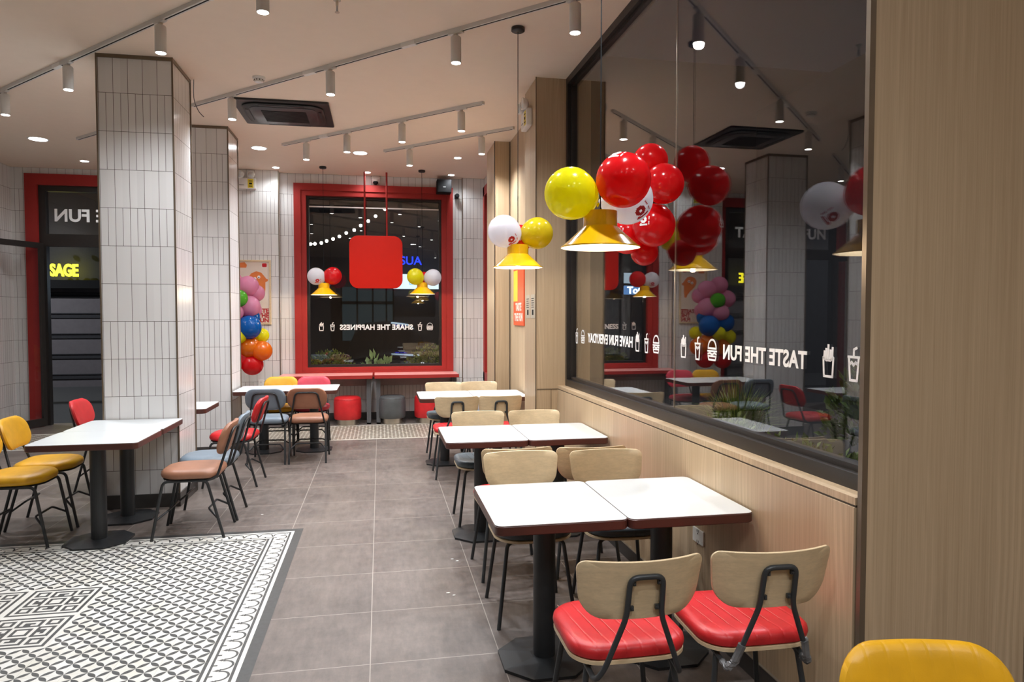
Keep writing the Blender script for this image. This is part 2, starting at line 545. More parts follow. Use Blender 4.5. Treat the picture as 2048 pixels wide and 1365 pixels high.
def icon(kind, h):
    bm = bmesh.new(); w = h * 0.075
    S = lambda pts, cl=False: stroke(bm, [(x * h, y * h) for x, y in pts], w, cl)
    if kind == 'fries':
        S([(-.24, .12), (-.20, -.46), (.20, -.46), (.24, .12), (.10, .04), (-.10, .04)], True)
        for i, x in enumerate((-.18, -.08, .02, .12, .20)):
            t = (.42, .34, .5, .38, .30)[i]
            stroke(bm, [(x * h, .06 * h), ((x - .02) * h, t * h)], w * 1.15)
    elif kind == 'cup':
        S([(-.24, .20), (.24, .20)]); S([(-.21, .18), (-.15, -.48), (.15, -.48), (.21, .18)])
        S([(-.18, -.02), (-.08, .05), (0, -.04), (.09, .05), (.18, -.02)])
        S([(0, .22), (0, .42), (-.12, .47)])
    else:
        arc = [(-.34 * math.cos(a), .05 + .36 * math.sin(a)) for a in [PI * k / 10 for k in range(11)]]
        S(arc, True)
        S([(-.38, -.06), (.38, -.06)]); S([(-.36, -.18), (-.2, -.14), (0, -.2), (.2, -.14), (.36, -.18)])
        S([(-.34, -.27), (.34, -.27), (.28, -.42), (-.28, -.42)], True)
    return bm

# ------------------------------------------------------------------ setting
bm = B((-8, 5, -4.5, 11.5, -0.12, 0.0)); fl = struct('floor', bm, 'floor')
ce = struct('ceiling', B((-5.5, 1.84, -4.5, 11.5, CEIL, CEIL + 0.15), (1.84, 3.0, -4.5, 2.32, CEIL, CEIL + 0.15)), 'ceiling')
# cement tile inlays (part of the floor)
def inlay():
    bm = bmesh.new()
    x0, x1, y0, y1, h = -3.44, -0.58, 2.76, 5.46, 0.0015
    kx0, kx1, ky0, ky1 = -2.41, -1.61, 3.71, 4.51
    def q(a, b, c, d, mi):
        v = [bm.verts.new(p) for p in ((a, c, h), (b, c, h), (b, d, h), (a, d, h))]
        bm.faces.new(v).material_index = mi
    q(x0, kx0, y0, y1, 0); q(kx1, x1, y0, y1, 0); q(kx0, kx1, y0, ky0, 0); q(kx0, kx1, ky1, y1, 0)
    quad = ["111101111", "100101000", "100101011", "111101001", "000001111", "111110000",
            "100010111", "101110100"]
    N = 17
    g = [[0] * N for _ in range(N)]
    for r in range(8):
        for c in range(9):
            v = int(quad[r][c])
            g[r][c] = v; g[c][N - 1 - r] = v; g[N - 1 - r][N - 1 - c] = v; g[N - 1 - c][r] = v
    for r in range(6, 11):
        for c in range(6, 11): g[r][c] = 1 if r in (6, 10) or c in (6, 10) else 0
    g[8][8] = 0
    T = N + 6
    for bx in range(2):
        for by in range(2):
            ox = kx0 + 0.4 * bx; oy = ky0 + 0.4 * by; s = 0.4 / T
            for r in range(T):
                for c in range(T):
                    if r in (0, T - 1) or c in (0, T - 1): v = 0
                    elif r in (1, T - 2) or c in (1, T - 2): v = 1
                    elif r in (2, T - 3) or c in (2, T - 3): v = 0
                    else: v = g[r - 3][c - 3]
                    q(ox + c * s, ox + (c + 1) * s, oy + r * s, oy + (r + 1) * s, 1 if v else 2)
    bmesh.ops.remove_doubles(bm, verts=bm.verts[:], dist=1e-5)
    return bm
o = struct('floor_mosaic', inlay(), ['rug', 'key_dark', 'key_light'])
o = struct('floor_mosaic', B((-5.2, 1.6, 9.25, 10.47, -0.01, 0.0015)), 'strip')

# right side: local frame turned slightly, x = 0 is the face of the low wall
RL = (1.665, 0, 0); RR = (0, 0, 0.012)
def rs(name, bm, m, parent=None, **k):
    if parent: return ob(name, bm, m, parent, **k)
    return struct(name, bm, m, loc=RL, rot=RR, **k)
rs('wall_right_low', B((0, 0.30, 2.18, 6.22, 0.0, 0.940), (0.004, 0.30, 2.18, 6.22, 0.948, 0.975)), 'wood')
rs('trim_1', B((0.006, 0.29, 2.18, 6.22, 0.940, 0.948)), 'groove')
rs('baseboard_right', B((-0.010, 0.0, 2.18, 6.2, 0.0, 0.085)), 'baseboard')
rs('trim_2', B((-0.011, 0.002, 2.18, 6.2, 0.085, 0.089)), 'steel')
w1 = D.objects.new('window_1', None); COL.objects.link(w1); w1.location = RL; w1.rotation_euler = RR
tag(w1, 'large dark framed window above the low wooden wall with white mirrored lettering', kind='structure')
ob('window_frame', B((0.075, 0.165, 2.2, 6.22, 0.975, 1.035), (0.075, 0.165, 2.2, 6.22, 3.69, 3.75), (0.075, 0.165, 6.15, 6.22, 1.035, 3.69),
                     (0.105, 0.165, 2.2, 6.22, 1.035, 1.06), (0.105, 0.165, 2.2, 6.22, 3.66, 3.69), (0.105, 0.165, 6.11, 6.15, 1.035, 3.69)), 'frame_dark', w1)
ob('window_pane', B((0.120, 0.126, 2.2, 3.948, 1.05, 3.68)), 'glass', w1)
ob('window_pane', B((0.120, 0.126, 3.952, 6.13, 1.05, 3.68)), 'glass', w1)
ob('pane_joint', B((0.1195, 0.1265, 3.948, 3.952, 1.05, 3.68)), 'steel', w1)
# writing on the glass, read from the street, so mirrored from inside
def glass_art(items, parent, M4):
    for kind, s, u, v, size in items:
        if kind == 'text': b = text_bm(s, size, off=size * 0.028, spacing=1.03); nm = 'lettering'
        else: b = icon(kind, size); nm = kind + '_sticker'
        xf(b, Matrix.Scale(s if kind == 'sx' else 1, 4))
        return_b = b
        xf(return_b, M4 @ Matrix.Translation((u, v, 0)))
        o = ob(nm, return_b, 'white_vinyl', parent)
        o['label'] = 'white vinyl ' + ('words ' + s + ' mirrored on the glass' if kind == 'text' else kind + ' drawing on the glass')
# plane at local x=.128: u (reading direction from the street) ; from inside mirrored.
def artM(xl, sx=1.0): return Matrix(((0, 0, 1, xl), (-sx, 0, 0, 0), (0, 1, 0, 0), (0, 0, 0, 1)))
def glass_text(s, y0, y1, z, h, parent, xl):
    """text spanning y0..y1 on a plane x = xl; first letter at y0 (near)"""
    b = text_bm(s, 1.0, off=0.03, ext=0.0006, spacing=1.02)
    xs = [v.co.x for v in b.verts]; ys = [v.co.y for v in b.verts]
    a0, a1 = min(xs), max(xs); b0, b1 = min(ys), max(ys)
    for v in b.verts:
        x, y, q = v.co
        v.co = (xl + q, y0 + (x - a0) / (a1 - a0) * (y1 - y0), z + ((y - b0) / (b1 - b0) - 0.5) * h)
    o = ob('lettering', b, 'white_vinyl', parent); o['label'] = 'white words ' + s + ' mirrored on the glass'
def glass_icon(k, y, z, h, parent, xl):
    b = icon(k, h)
    for v in b.verts:
        x, yy, q = v.co
        v.co = (xl + q, y + x, z + yy)
    o = ob(k + '_sticker', b, 'white_vinyl', parent); o['label'] = 'white %s outline on the glass' % {'fries': 'french fries', 'cup': 'drink cup', 'burger': 'burger'}[k]
gx = 0.1185
glass_text('TASTE THE FUN', 2.64, 3.35, 1.43, 0.078, w1, gx)
glass_text('HAVE FUN EVERYDAY', 4.63, 5.66, 1.43, 0.078, w1, gx)
for k, y in (('cup', 2.35), ('fries', 2.50), ('burger', 3.47), ('cup', 3.64), ('fries', 3.82), ('burger', 4.22), ('cup', 4.38), ('fries', 4.54),
             ('burger', 5.80), ('cup', 5.98)):
    glass_icon(k, y, 1.435, 0.13, w1, gx)

# near wooden pier facing the camera
struct('wall_right_near', B((1.668, 2.330, 2.15, 2.175, 0, CEIL), (2.336, 5.0, 2.15, 2.175, 0, CEIL), (1.95, 5.0, 2.175, 2.32, 0, CEIL)), 'wood')
struct('trim_3', B((1.646, 1.668, 2.15, 2.172, 0, CEIL)), 'trim')
struct('trim_4', B((2.330, 2.336, 2.155, 2.172, 0, CEIL)), 'groove')
# far wooden piers
struct('wall_right_pier', B((1.392, 1.9, 6.2, 6.7, 0, CEIL)), 'wood')
struct('trim_5', B((1.384, 1.392, 6.192, 6.204, 0, CEIL), (1.40, 1.60, 6.1965, 6.2, 0.94, 0.948), (1.530, 1.534, 6.1965, 6.2, 0, 0.94)), 'trim')
struct('wall_right_far', B((1.59, 1.9, 6.7, 7.36, 0, CEIL), (1.59, 1.9, 7.364, 8.0, 0, CEIL), (1.59, 1.9, 8.004, 8.55, 0, CEIL), (1.595, 1.85, 6.7, 8.55, 0, CEIL)), 'wood')
struct('wall_right_pier', B((1.40, 1.9, 8.55, 9.2, 0, CEIL)), 'wood')
struct('trim_6', B((1.392, 1.40, 8.542, 8.554, 0, CEIL), (1.58, 1.592, 8.542, 8.554, 0, CEIL)), 'groove')
struct('wall_right_back', B((1.62, 1.9, 9.2, 11.2, 0, 0.6), (1.62, 1.9, 9.2, 11.2, 3.58, CEIL), (1.62, 1.9, 10.78, 11.2, 0.6, 3.58)), 'tiles')
w4 = D.objects.new('window_4', None); COL.objects.link(w4); tag(w4, 'narrow view of red framed side window beside the far pier', kind='structure')
ob('window_frame', B((1.575, 1.75, 10.64, 10.78, 0.6, 3.58), (1.575, 1.75, 9.2, 10.78, 3.44, 3.58), (1.575, 1.75, 9.2, 10.78, 0.6, 0.74)), 'red_paint', w4)
ob('window_pane', B((1.68, 1.686, 9.2, 10.64, 0.74, 3.44)), 'glass', w4)
# back wall with window
YB = 11.03
struct('wall_back', B((-1.5, -1.10, YB, YB + .25, 0, CEIL), (0.97, 1.65, YB, YB + .25, 0, CEIL), (-1.10, 0.97, YB, YB + .25, 0, 0.74), (-1.10, 0.97, YB, YB + .25, 3.47, CEIL)), 'tiles')
struct('wall_back_pilaster', B((-2.35, -1.465, 10.87, 11.3, 0, CEIL)), 'tiles')
struct('wall_back_pilaster', B((1.275, 1.62, 10.93, 11.1, 0, CEIL)), 'tiles')
struct('trim_7', B((-1.467, -1.455, 10.862, 10.874, 0, CEIL), (1.265, 1.277, 10.922, 10.934, 0, CEIL)), 'trim')
struct('baseboard_back', B((-1.455, 1.265, YB - .012, YB, 0, .115), (-2.35, -1.45, 10.858, 10.87, 0, .115), (1.26, 1.6, 10.918, 10.93, 0, .115)), 'baseboard')
w2 = D.objects.new('window_2', None); COL.objects.link(w2); tag(w2, 'red framed back window with mirrored words above the counter', kind='structure')
def picture_frame(x0, x1, z0, z1, t, y0, y1):
    return ((x0, x0 + t, y0, y1, z0, z1), (x1 - t, x1, y0, y1, z0, z1), (x0 + t, x1 - t, y0, y1, z0, z0 + t), (x0 + t, x1 - t, y0, y1, z1 - t, z1))
ob('window_frame', B(*picture_frame(-1.26, 1.13, 0.66, 3.60, 0.10, YB - .06, YB + .02), *picture_frame(-1.16, 1.03, 0.745, 3.50, 0.075, YB - .035, YB + .14)), 'red_paint', w2)
ob('inner_frame', B(*picture_frame(-1.085, 0.955, 0.82, 3.425, 0.035, YB + .05, YB + .13)), 'frame_dark', w2)
ob('window_pane', B((-1.06, 0.93, YB + .095, YB + .101, 0.84, 3.41)), 'glass', w2)
bl = ob('roller_blind', B((-1.05, 0.92, YB + .13, YB + .14, 3.28, 3.42)), 'black', w2)
ob('blind_bar', B((-1.05, 0.92, YB + .085, YB + .094, 3.265, 3.285)), 'white_plastic', w2)
def back_text(s, xa, xb, z, h, y, parent, first_right=True):
    b = text_bm(s, 1.0, off=0.03, ext=0.0006, spacing=1.02)
    xs = [v.co.x for v in b.verts]; ys = [v.co.y for v in b.verts]
    a0, a1 = min(xs), max(xs); b0, b1 = min(ys), max(ys)
    for v in b.verts:
        x, yy, q = v.co
        t = (x - a0) / (a1 - a0)
        v.co = (xb - t * (xb - xa), y + q, z + ((yy - b0) / (b1 - b0) - 0.5) * h)
    o = ob('lettering', b, 'white_vinyl', parent); o['label'] = 'white words ' + s + ' mirrored on the glass'
back_text('SHARE THE HAPPINESS', -0.61, 0.51, 1.43, 0.085, YB + .093, w2)
for k, x in (('fries', -0.885), ('cup', -0.72), ('cup', 0.62), ('burger', 0.775)):
    b = icon(k, 0.13)
    for v in b.verts: x_, y_, q_ = v.co; v.co = (x - x_, YB + .093 + q_, 1.44 + y_)
    ob(k + '_sticker', b, 'white_vinyl', w2)
# left back bay with dark framed glazing and open glass door
YL = 11.30
struct('wall_back_left', B((-5.4, -5.01, YL, YL + .2, 0, CEIL), (-5.01, -2.35, YL, YL + .2, 3.62, CEIL), (-2.50, -2.35, YL, YL + .2, 0, 3.62)), 'tiles')
struct('wall_left', B((-5.4, -5.2, -4.5, YL, 0, CEIL)), 'tiles')
struct('wall_front', B((-5.2, 5.0, -4.5, -4.35, 0, CEIL)), 'wood')
struct('wall_right_rear', B((2.8, 3.0, -4.35, 2.15, 0, CEIL)), 'wood')
struct('baseboard_left', B((-5.2, -5.188, -4.3, YL, 0, .115)), 'baseboard')
w3 = D.objects.new('window_3', None); COL.objects.link(w3); tag(w3, 'tall red and black framed shopfront bay at the far left with mirrored words', kind='structure')
ob('window_frame', B((-5.01, -4.85, YL - .05, YL + .12, 0, 3.66), (-2.62, -2.46, YL - .05, YL + .12, 0, 3.66), (-4.85, -2.62, YL - .05, YL + .12, 3.50, 3.66)), 'red_paint', w3)
ob('inner_frame', B((-4.85, -4.76, YL, YL + .10, 0, 3.50), (-2.71, -2.62, YL, YL + .10, 0, 3.50), (-4.76, -2.71, YL, YL + .10, 3.42, 3.50),
                    (-4.76, -2.71, YL, YL + .10, 2.62, 2.80), (-3.80, -3.72, YL, YL + .10, 0, 2.62)), 'frame_dark', w3)
ob('window_pane', B((-4.76, -2.71, YL + .05, YL + .056, 2.80, 3.42)), 'glass', w3)
ob('window_pane', B((-3.72, -2.71, YL + .05, YL + .056, 0.0, 2.62)), 'glass', w3)
back_text('TASTE THE FUN', -4.66, -2.86, 3.08, 0.19, YL + .045, w3)
ang = math.atan2(10.61 - 11.23, -5.06 + 4.77)
d1 = D.objects.new('door_1', None); COL.objects.link(d1); d1.location = (-4.79, 11.25, 0); d1.rotation_euler = (0, 0, ang)
tag(d1, 'open glass door leaf with black frame at the far left', kind='structure')
ob('door_frame', B((0, 0.06, -.02, .02, 0.01, 2.66), (0.90, 0.96, -.02, .02, 0.01, 2.66), (0.06, 0.90, -.02, .02, 2.58, 2.66), (0.06, 0.90, -.02, .02, 0.01, 0.12)), 'frame_dark', d1)
ob('door_pane', B((0.06, 0.90, -.003, .003, 0.12, 2.58)), 'glass', d1)
b = bmesh.new(); tube(b, [(0.80, .05, .85), (0.80, .07, .9), (0.80, .07, 1.35), (0.80, .05, 1.4)], 0.011); ob('door_handle', b, 'steel', d1, True)
# tiled columns
def column(name, x0, x1, y0, y1, nb, nt_):
    struct(name, B((x0, x1, y0, y1, 0, CEIL)), 'tiles')
    t = 0.010
    struct('trim_%d' % nt_, B(*[(x - t if x == x0 else x - .001, x + .001 if x == x0 else x + t, y - t if y == y0 else y - .001, y + .001 if y == y0 else y + t, 0, CEIL) for x in (x0, x1) for y in (y0, y1)],
        (x0, x1, y0 - .008, y0, CEIL - .03, CEIL), (x1, x1 + .008, y0, y1, CEIL - .03, CEIL)), 'trim')
    struct('baseboard_%s' % nb, B((x0 - .012, x1 + .012, y0 - .012, y1 + .012, 0, .115)), 'baseboard')
column('wall_column', -2.25, -1.68, 6.30, 6.85, 'column_near', 8)
column('wall_column', -2.25, -1.68, 8.45, 9.0, 'column_far', 9)

# ------------------------------------------------------------------ track lights
def spot_lamp(name='lamp_light', energy=SPOT_W, size=2.6):
    l = D.lights.new(name, 'SPOT'); l.energy = energy; l.spot_size = size; l.spot_blend = 1.0
    l.color = SPOT_C; l.shadow_soft_size = 0.032
    return l
sl = spot_lamp()
def make_spot():
    t = thing('track_spotlight', 'x', 'spotlight', group='white cylinder spotlights on ceiling tracks')
    b = bmesh.new(); lathe(b, [(.036, 0.0), (.039, .004), (.039, .185), (.034, .192)], 28)
    ob('spot_body', b, 'white_metal', t, True)
    b = bmesh.new(); lathe(b, [(.0335, -.0015), (.0335, 0.001)], 28); ob('spot_lens', b, 'lens', t)
    b = B((-.012, .012, -.012, .012, .19, .235)); ob('spot_stem', b, 'white_metal', t)
    b = B((-.065, .065, -.017, .017, .212, .235), bev=.003); ob('track_adapter', b, 'white_metal', t)
    lo = D.objects.new('lamp_light', sl); COL.objects.link(lo); lo.parent = t; lo.location = (0, 0, -.01)
    return t
first = make_spot()
used = [0]
def put_spot(x, y, ang_, label):
    z = CEIL - .03 - .235 + .012
    if not used[0]:
        o = first; used[0] = 1
    else: o = dup(first)
    o.location = (x, y, z); o.rotation_euler = (0, 0, ang_); o['label'] = label
def track(x0, y0, x1, y1, label, spots, joints=()):
    L = math.hypot(x1 - x0, y1 - y0); a = math.atan2(y1 - y0, x1 - x0)
    t = thing('ceiling_track', label, 'track', (x0, y0, CEIL), a, 'white tracks on the ceiling')
    ob('rail', B((0, L, -.018, .018, -.030, 0)), 'white_metal', t)
    ob('slot', B((0.02, L - .02, -.005, .005, -.0315, -.029)), 'grille', t)
    for j in joints: ob('joint_cover', B((j - .07, j + .07, -.020, .020, -.033, 0)), 'white_plastic', t)
    for x, lab in spots:
        k = (x - x0) / (x1 - x0)
        put_spot(x, y0 + k * (y1 - y0), a, lab)
track(-4.7, 8.69, 1.30, 2.59, 'long white track crossing the ceiling in front of the near tiled column',
      [(-3.44, 'white spotlight cut by the left edge of the view'), (-2.54, 'white spotlight just left of the near tiled column top'),
       (-1.53, 'white spotlight above and in front of the near tiled column'), (-0.70, 'white spotlight hanging at the top edge left of the centre'),
       (0.22, 'white spotlight of the nearest track above the nearest tables'), (1.10, 'white spotlight at the window end of the nearest track')], (2.9, 5.2))
track(-1.84, 7.62, 1.60, 4.27, 'white track running from behind the near column to the big window',
      [(-1.38, 'white spotlight beside the dark ceiling air conditioner'), (-0.40, 'white spotlight on the middle track right of the air conditioner'),
       (0.57, 'white spotlight on the middle track left of the near pendant cable'), (1.29, 'white spotlight at the top edge near the big window')], (1.75, 2.9))
track(-1.17, 9.15, 1.03, 6.99, 'short white track with four spotlights beyond the air conditioner',
      [(-.86, 'white spotlight at the left end of the four lamp track'), (-.36, 'second spotlight from the left on the four lamp track'),
       (.25, 'third spotlight from the left on the four lamp track'), (.83, 'white spotlight at the right end of the four lamp track')], (0.75,))
track(.07, 9.26, 1.5, 7.85, 'short white track with two spotlights before the back window',
      [(.38, 'left spotlight of the two lamp track'), (1.18, 'right spotlight of the two lamp track')])
track(-3.55, 9.3, -2.5, 8.25, 'short white track half hidden behind the near column', [(-3.0, 'small white spotlight peeping out left of the near column')])

track(-.6, .55, 2.3, -1.2, 'added white track on the ceiling behind the viewpoint', [(-.3, 'added white spotlight behind the viewpoint at the aisle'), (.7, 'added white spotlight right behind the viewpoint'), (1.8, 'added white spotlight behind the viewpoint at the right')])  # unseen track and spots added to brighten the near wooden pier
# recessed downlights
dl = D.lights.new('downlight_glow', 'SPOT'); dl.energy = DOWN_W; dl.spot_size = 2.6; dl.spot_blend = 0.8; dl.shadow_soft_size = .07; dl.color = (0.93, 0.97, 1.0)
def downlight(x, y, r, label):
    t = thing('downlight', label, 'downlight', (x, y, CEIL), 0, 'round recessed ceiling downlights')
    b = bmesh.new(); lathe(b, [(r * 1.22, -.004), (r * 1.22, 0), ], 28); ob('trim_ring', b, 'white_plastic', t)
    b = bmesh.new(); lathe(b, [(r, -.006), (r, -.0035)], 28); ob('diffuser', b, 'down', t)
    lo = D.objects.new('lamp_light', dl); COL.objects.link(lo); lo.parent = t; lo.location = (0, 0, -.02)
for x, y, r, lab in ((-4.05, 9.47, .095, 'large downlight at the far left of the ceiling'), (-1.5, 9.45, .085, 'large downlight right of the far column top'),
                     (-.24, 9.49, .085, 'large downlight in the middle beyond the four lamp track'), (1.05, 9.54, .045, 'small downlight near the far wooden pier'),
                     (-4.0, 10.69, .05, 'small downlight above the left glass door'), (-1.46, 10.64, .045, 'small downlight left of the back window'),
                     (-.17, 10.75, .045, 'small downlight above the red hanging sign'), (1.08, 10.71, .045, 'small downlight above the black speaker'),
                     (-3.2, 10.7, .05, 'small downlight above the left bay behind the column')):
    downlight(x, y, r, lab)
for x, y in ((-3.9, 6.4), (-4.0, 3.2), (-2.0, 0.6), (1.0, 0.9), (2.1, 0.9), (2.1, -0.6), (0.6, -0.8), (-4.0, 0.0), (0.2, -2.2)):  # unseen downlights added as fill light outside the view
    downlight(x, y, .085, 'added large downlight out of view')

# ------------------------------------------------------------------ pendants
pl = D.lights.new('pendant_glow', 'POINT'); pl.energy = PEND_W; pl.color = WARM_C; pl.shadow_soft_size = .012
def make_pendant(loc, label):
    x, y, z = loc      # z = rim height
    t = thing('pendant_lamp', label, 'lamp', loc, 0, 'yellow pendant lamps')
    R, r = .186, .079
    b = bmesh.new()
    lathe(b, [(r - .004, .165), (r, .165), (r, .100), (R * .97, .006), (R, .006), (R, 0.0), (R - .003, 0.0), (R * .965, .002), (r - .003, .096), (r - .003, .155), (.004, .155)], 56, cap=False)
    for f in b.faces:
        c = f.calc_center_median(); rr_ = math.hypot(c.x, c.y)
    sh = ob('lamp_shade', b, ['shade_yellow', 'shade_white'], t, True)
    # inner skin white: faces of the inner half of the profile
    n = 56; nf = len(sh.data.polygons)
    for i, p in enumerate(sh.data.polygons):
        if i >= n * 5: p.material_index = 1
    b = bmesh.new(); lathe(b, [(.002, .165), (r, .165), (r, .170), (.002, .172)], 40); ob('shade_cap', b, 'shade_yellow', t, True)
    b = bmesh.new(); lathe(b, [(.002, .008), (.018, .011), (.028, .026), (.030, .042), (.022, .065), (.014, .08), (.014, .12)], 20); ob('bulb', b, 'bulb', t, True)
    b = bmesh.new(); tube(b, [(0, 0, .17), (0, 0, CEIL - z - .03)], .0028, 8); ob('cable', b, 'black', t)
    b = bmesh.new(); lathe(b, [(.045, CEIL - z), (.050, CEIL - z - .004), (.050, CEIL - z - .026), (.042, CEIL - z - .032)], 32); ob('ceiling_rose', b, 'black_metal', t, True)
    lo = D.objects.new('lamp_light', pl); COL.objects.link(lo); lo.parent = t; lo.location = (0, 0, -.005)
    return t
make_pendant((1.02, 3.17, 1.935), 'nearest yellow pendant lamp over the nearest tables')
make_pendant((1.02, 5.17, 1.975), 'yellow pendant lamp over the second pair of tables')
make_pendant((-.79, 10.45, 1.91), 'far yellow pendant lamp left of the red hanging sign')
make_pendant((.62, 10.45, 1.93), 'far yellow pendant lamp right of the red hanging sign')

# ------------------------------------------------------------------ balloons
LOGO = ["0001111000", "0011111100", "0111111110", "0111001110", "0111001110", "0111111110", "0011111100", "0001111000", "0110000000", "1111111111", "1111111111"]
def balloon(label, loc, r, col, axis=(0, 0, -1), logo=None, group='round latex balloons', stretch=1.06, lrot=0.0, ls=1.0):
    """axis: direction of the knot; logo: direction in which the printed mark faces"""
    t = thing('balloon', label, 'balloon', loc, 0, group)
    a = Vector(axis).normalized(); q = Vector((0, 0, -1)).rotation_difference(a).to_matrix().to_4x4()
    b = bmesh.new(); prof = []
    for k in range(15):
        th = PI * k / 15.0
        zz = math.cos(th); rr = math.sin(th)
        if zz < 0: zz *= stretch + .05 * (-zz); rr *= 1 - .05 * (-zz)
        prof.append((max(rr * r, .0008), zz * r))
    prof += [(.012, -r * stretch * 1.05), (.006, -r * stretch * 1.08), (.012, -r * stretch * 1.14)]
    lathe(b, prof, 32); xf(b, q)
    ob('balloon_skin', b, 'bal_' + col, t, True)
    if logo:
        d = Vector(logo).normalized()
        u = d.cross(Vector((0, 0, 1))).normalized() * -1; v = d.cross(u) * -1
        if v.z < 0: v = -v
        ca, sa = math.cos(lrot), math.sin(lrot); u, v = u * ca + v * sa, v * ca - u * sa
        b = bmesh.new(); s = r * .055 * ls; rows = len(LOGO); cols = 10
        inv = q.inverted().to_3x3()
        def P(i, j):
            n = (d + u * ((i - cols / 2) * s / r) + v * ((rows / 2 - j) * s / r)).normalized()
            l = inv @ n
            rad = r * (1.0 if l.z > 0 else 1 + (stretch - 1) * l.z * l.z) * 1.006 + .0005
            return n * rad
        for j in range(rows):
            for i in range(cols):
                if LOGO[j][i] == '1':
                    b.faces.new([b.verts.new(P(i, j)), b.verts.new(P(i, j + 1)), b.verts.new(P(i + 1, j + 1)), b.verts.new(P(i + 1, j))])
        for k in range(7):
            if k == 3: continue
            b.faces.new([b.verts.new(P(i_, j_)) for i_, j_ in ((11.3, k * 1.5), (11.3, k * 1.5 + 1.1), (12.6, k * 1.5 + 1.1), (12.6, k * 1.5))])
        bmesh.ops.remove_doubles(b, verts=b.verts[:], dist=1e-6)
        o = ob('printed_logo', b, 'logo_red' if col in ('white',) else ('white_vinyl' if col == 'red' else 'ink'), t)
        o['label'] = 'printed round mark with a bar and small lettering'
    return t
GA = 'balloons tied on the nearest pendant'
balloon('glossy yellow balloon on the left of the nearest pendant lamp', (.875, 3.17, 2.185), .122, 'yellow', (.9, .1, -.3), group=GA)
# tiny printed scribble stands in for the drawing on the yellow balloon: plain outline marks
balloon('bright red balloon in front on the nearest pendant lamp', (1.10, 3.08, 2.238), .126, 'red', (.3, .8, -.4), (-.45, -.35, .95), group=GA, ls=.8)
balloon('white balloon behind the red one on the nearest pendant lamp', (1.20, 3.30, 2.19), .125, 'white', (-.8, -.1, -.1), (.30, -.75, -.62), group=GA, lrot=.9)
GB = 'balloons tied on the second pendant'
balloon('white balloon left on the second pendant lamp', (.915, 5.17, 2.245), .122, 'white', (.85, .2, -.35), (.35, -.7, -.62), group=GB, lrot=.7)
balloon('deep yellow balloon right on the second pendant lamp', (1.175, 5.20, 2.24), .120, 'gold', (-.95, 0, -.2), group=GB)
balloon('small red balloon squeezed between the two on the second pendant lamp', (1.06, 5.31, 2.21), .105, 'red', (0, -.6, -.4), group=GB)
GC = 'balloons tied on the far pendants'
balloon('white balloon on the far pendant left of the red sign', (-.895, 10.42, 2.175), .125, 'white', (.9, .2, -.2), (.2, -.8, -.6), group=GC)
balloon('red balloon on the far pendant left of the red sign', (-.665, 10.44, 2.185), .128, 'red', (-.9, 0, -.2), group=GC)
balloon('yellow balloon on the far pendant right of the red sign', (.515, 10.40, 2.185), .122, 'yellow', (.6, .2, -.5), group=GC)
balloon('white balloon on the far pendant right of the red sign', (.775, 10.42, 2.175), .125, 'white', (-.9, .2, -.2), group=GC)
balloon('red balloon between yellow and white on the far right pendant', (.645, 10.53, 2.16), .105, 'red', (0, -.3, -.9), group=GC)
GD = 'red balloon cluster against the big window'
for i, (x, y, z, r, lab) in enumerate(((1.605, 4.02, 2.545, .105, 'top red balloon of the cluster leaning on the big window'),
        (1.600, 3.80, 2.37, .115, 'middle red balloon of the cluster leaning on the big window'),
        (1.592, 3.93, 2.150, .128, 'lower red balloon of the cluster leaning on the big window'),
        (1.50, 4.12, 2.11, .115, 'red balloon at the left of the window cluster beside the pendant shade'),
        (1.61, 4.12, 2.01, .085, 'lowest red balloon tucked under the window cluster'))):
    balloon(lab, (x, y, z), r, 'red', (.5, .6, .1) if i else (0, .2, -1), (-.75, -.65, .1) if i in (2, 3) else None, group=GD, ls=.7)
GE = 'balloons of the multicolour garland by the poster'
gar = [(-1.86, 10.62, 2.02, .15, 'pink', 'pink balloon at the top of the garland before the poster'), (-1.76, 10.68, 1.93, .12, 'pink', 'pink balloon at the upper right of the garland'),
       (-2.08, 10.62, 2.10, .14, 'pink', 'topmost pink balloon of the garland behind the far column'), (-1.84, 10.56, 1.74, .155, 'pink', 'large pink balloon just above the blue ones'),
       (-2.22, 10.62, 1.88, .14, 'pink', 'leftmost pink balloon of the garland seen in the big window'), (-1.80, 10.68, 1.69, .115, 'pink', 'small pink balloon over the right blue one'),
       (-2.02, 10.44, 1.66, .13, 'pink', 'pink balloon under the green one in the garland'),
       (-1.95, 10.42, 1.85, .12, 'green', 'green balloon among the pink ones of the garland'), (-1.83, 10.62, 1.58, .13, 'blue', 'upper blue balloon of the garland'),
       (-1.82, 10.45, 1.45, .165, 'blue', 'large blue balloon in the middle of the garland'), (-2.12, 10.50, 1.50, .15, 'blue', 'left blue balloon of the garland by the column'),
       (-1.96, 10.40, 1.33, .11, 'yellow', 'yellow balloon under the blue ones beside the column'), (-1.69, 10.66, 1.33, .105, 'yellow', 'yellow balloon at the right under the blue ones'),
       (-2.20, 10.52, 1.27, .12, 'yellow', 'yellow balloon at the left of the garland'),
       (-1.83, 10.52, 1.17, .15, 'orange', 'orange balloon left of the orange one that sticks out'), (-1.66, 10.50, 1.12, .14, 'orange', 'orange balloon sticking out at the right of the garland'),
       (-2.08, 10.52, 1.10, .14, 'orange', 'orange balloon at the left of the garland'),
       (-1.93, 10.58, 1.00, .14, 'red', 'red balloon under the orange ones beside the column'), (-1.80, 10.54, .925, .150, 'red', 'lowest red balloon of the garland'),
       (-2.12, 10.56, .90, .14, 'red', 'red balloon at the lower left of the garland')]
for x, y, z, r, c, lab in gar: balloon(lab, (x * .977, y - .25, z), r, c, (random.uniform(-.5, .5), .8, random.uniform(-.5, .5)), group=GE)

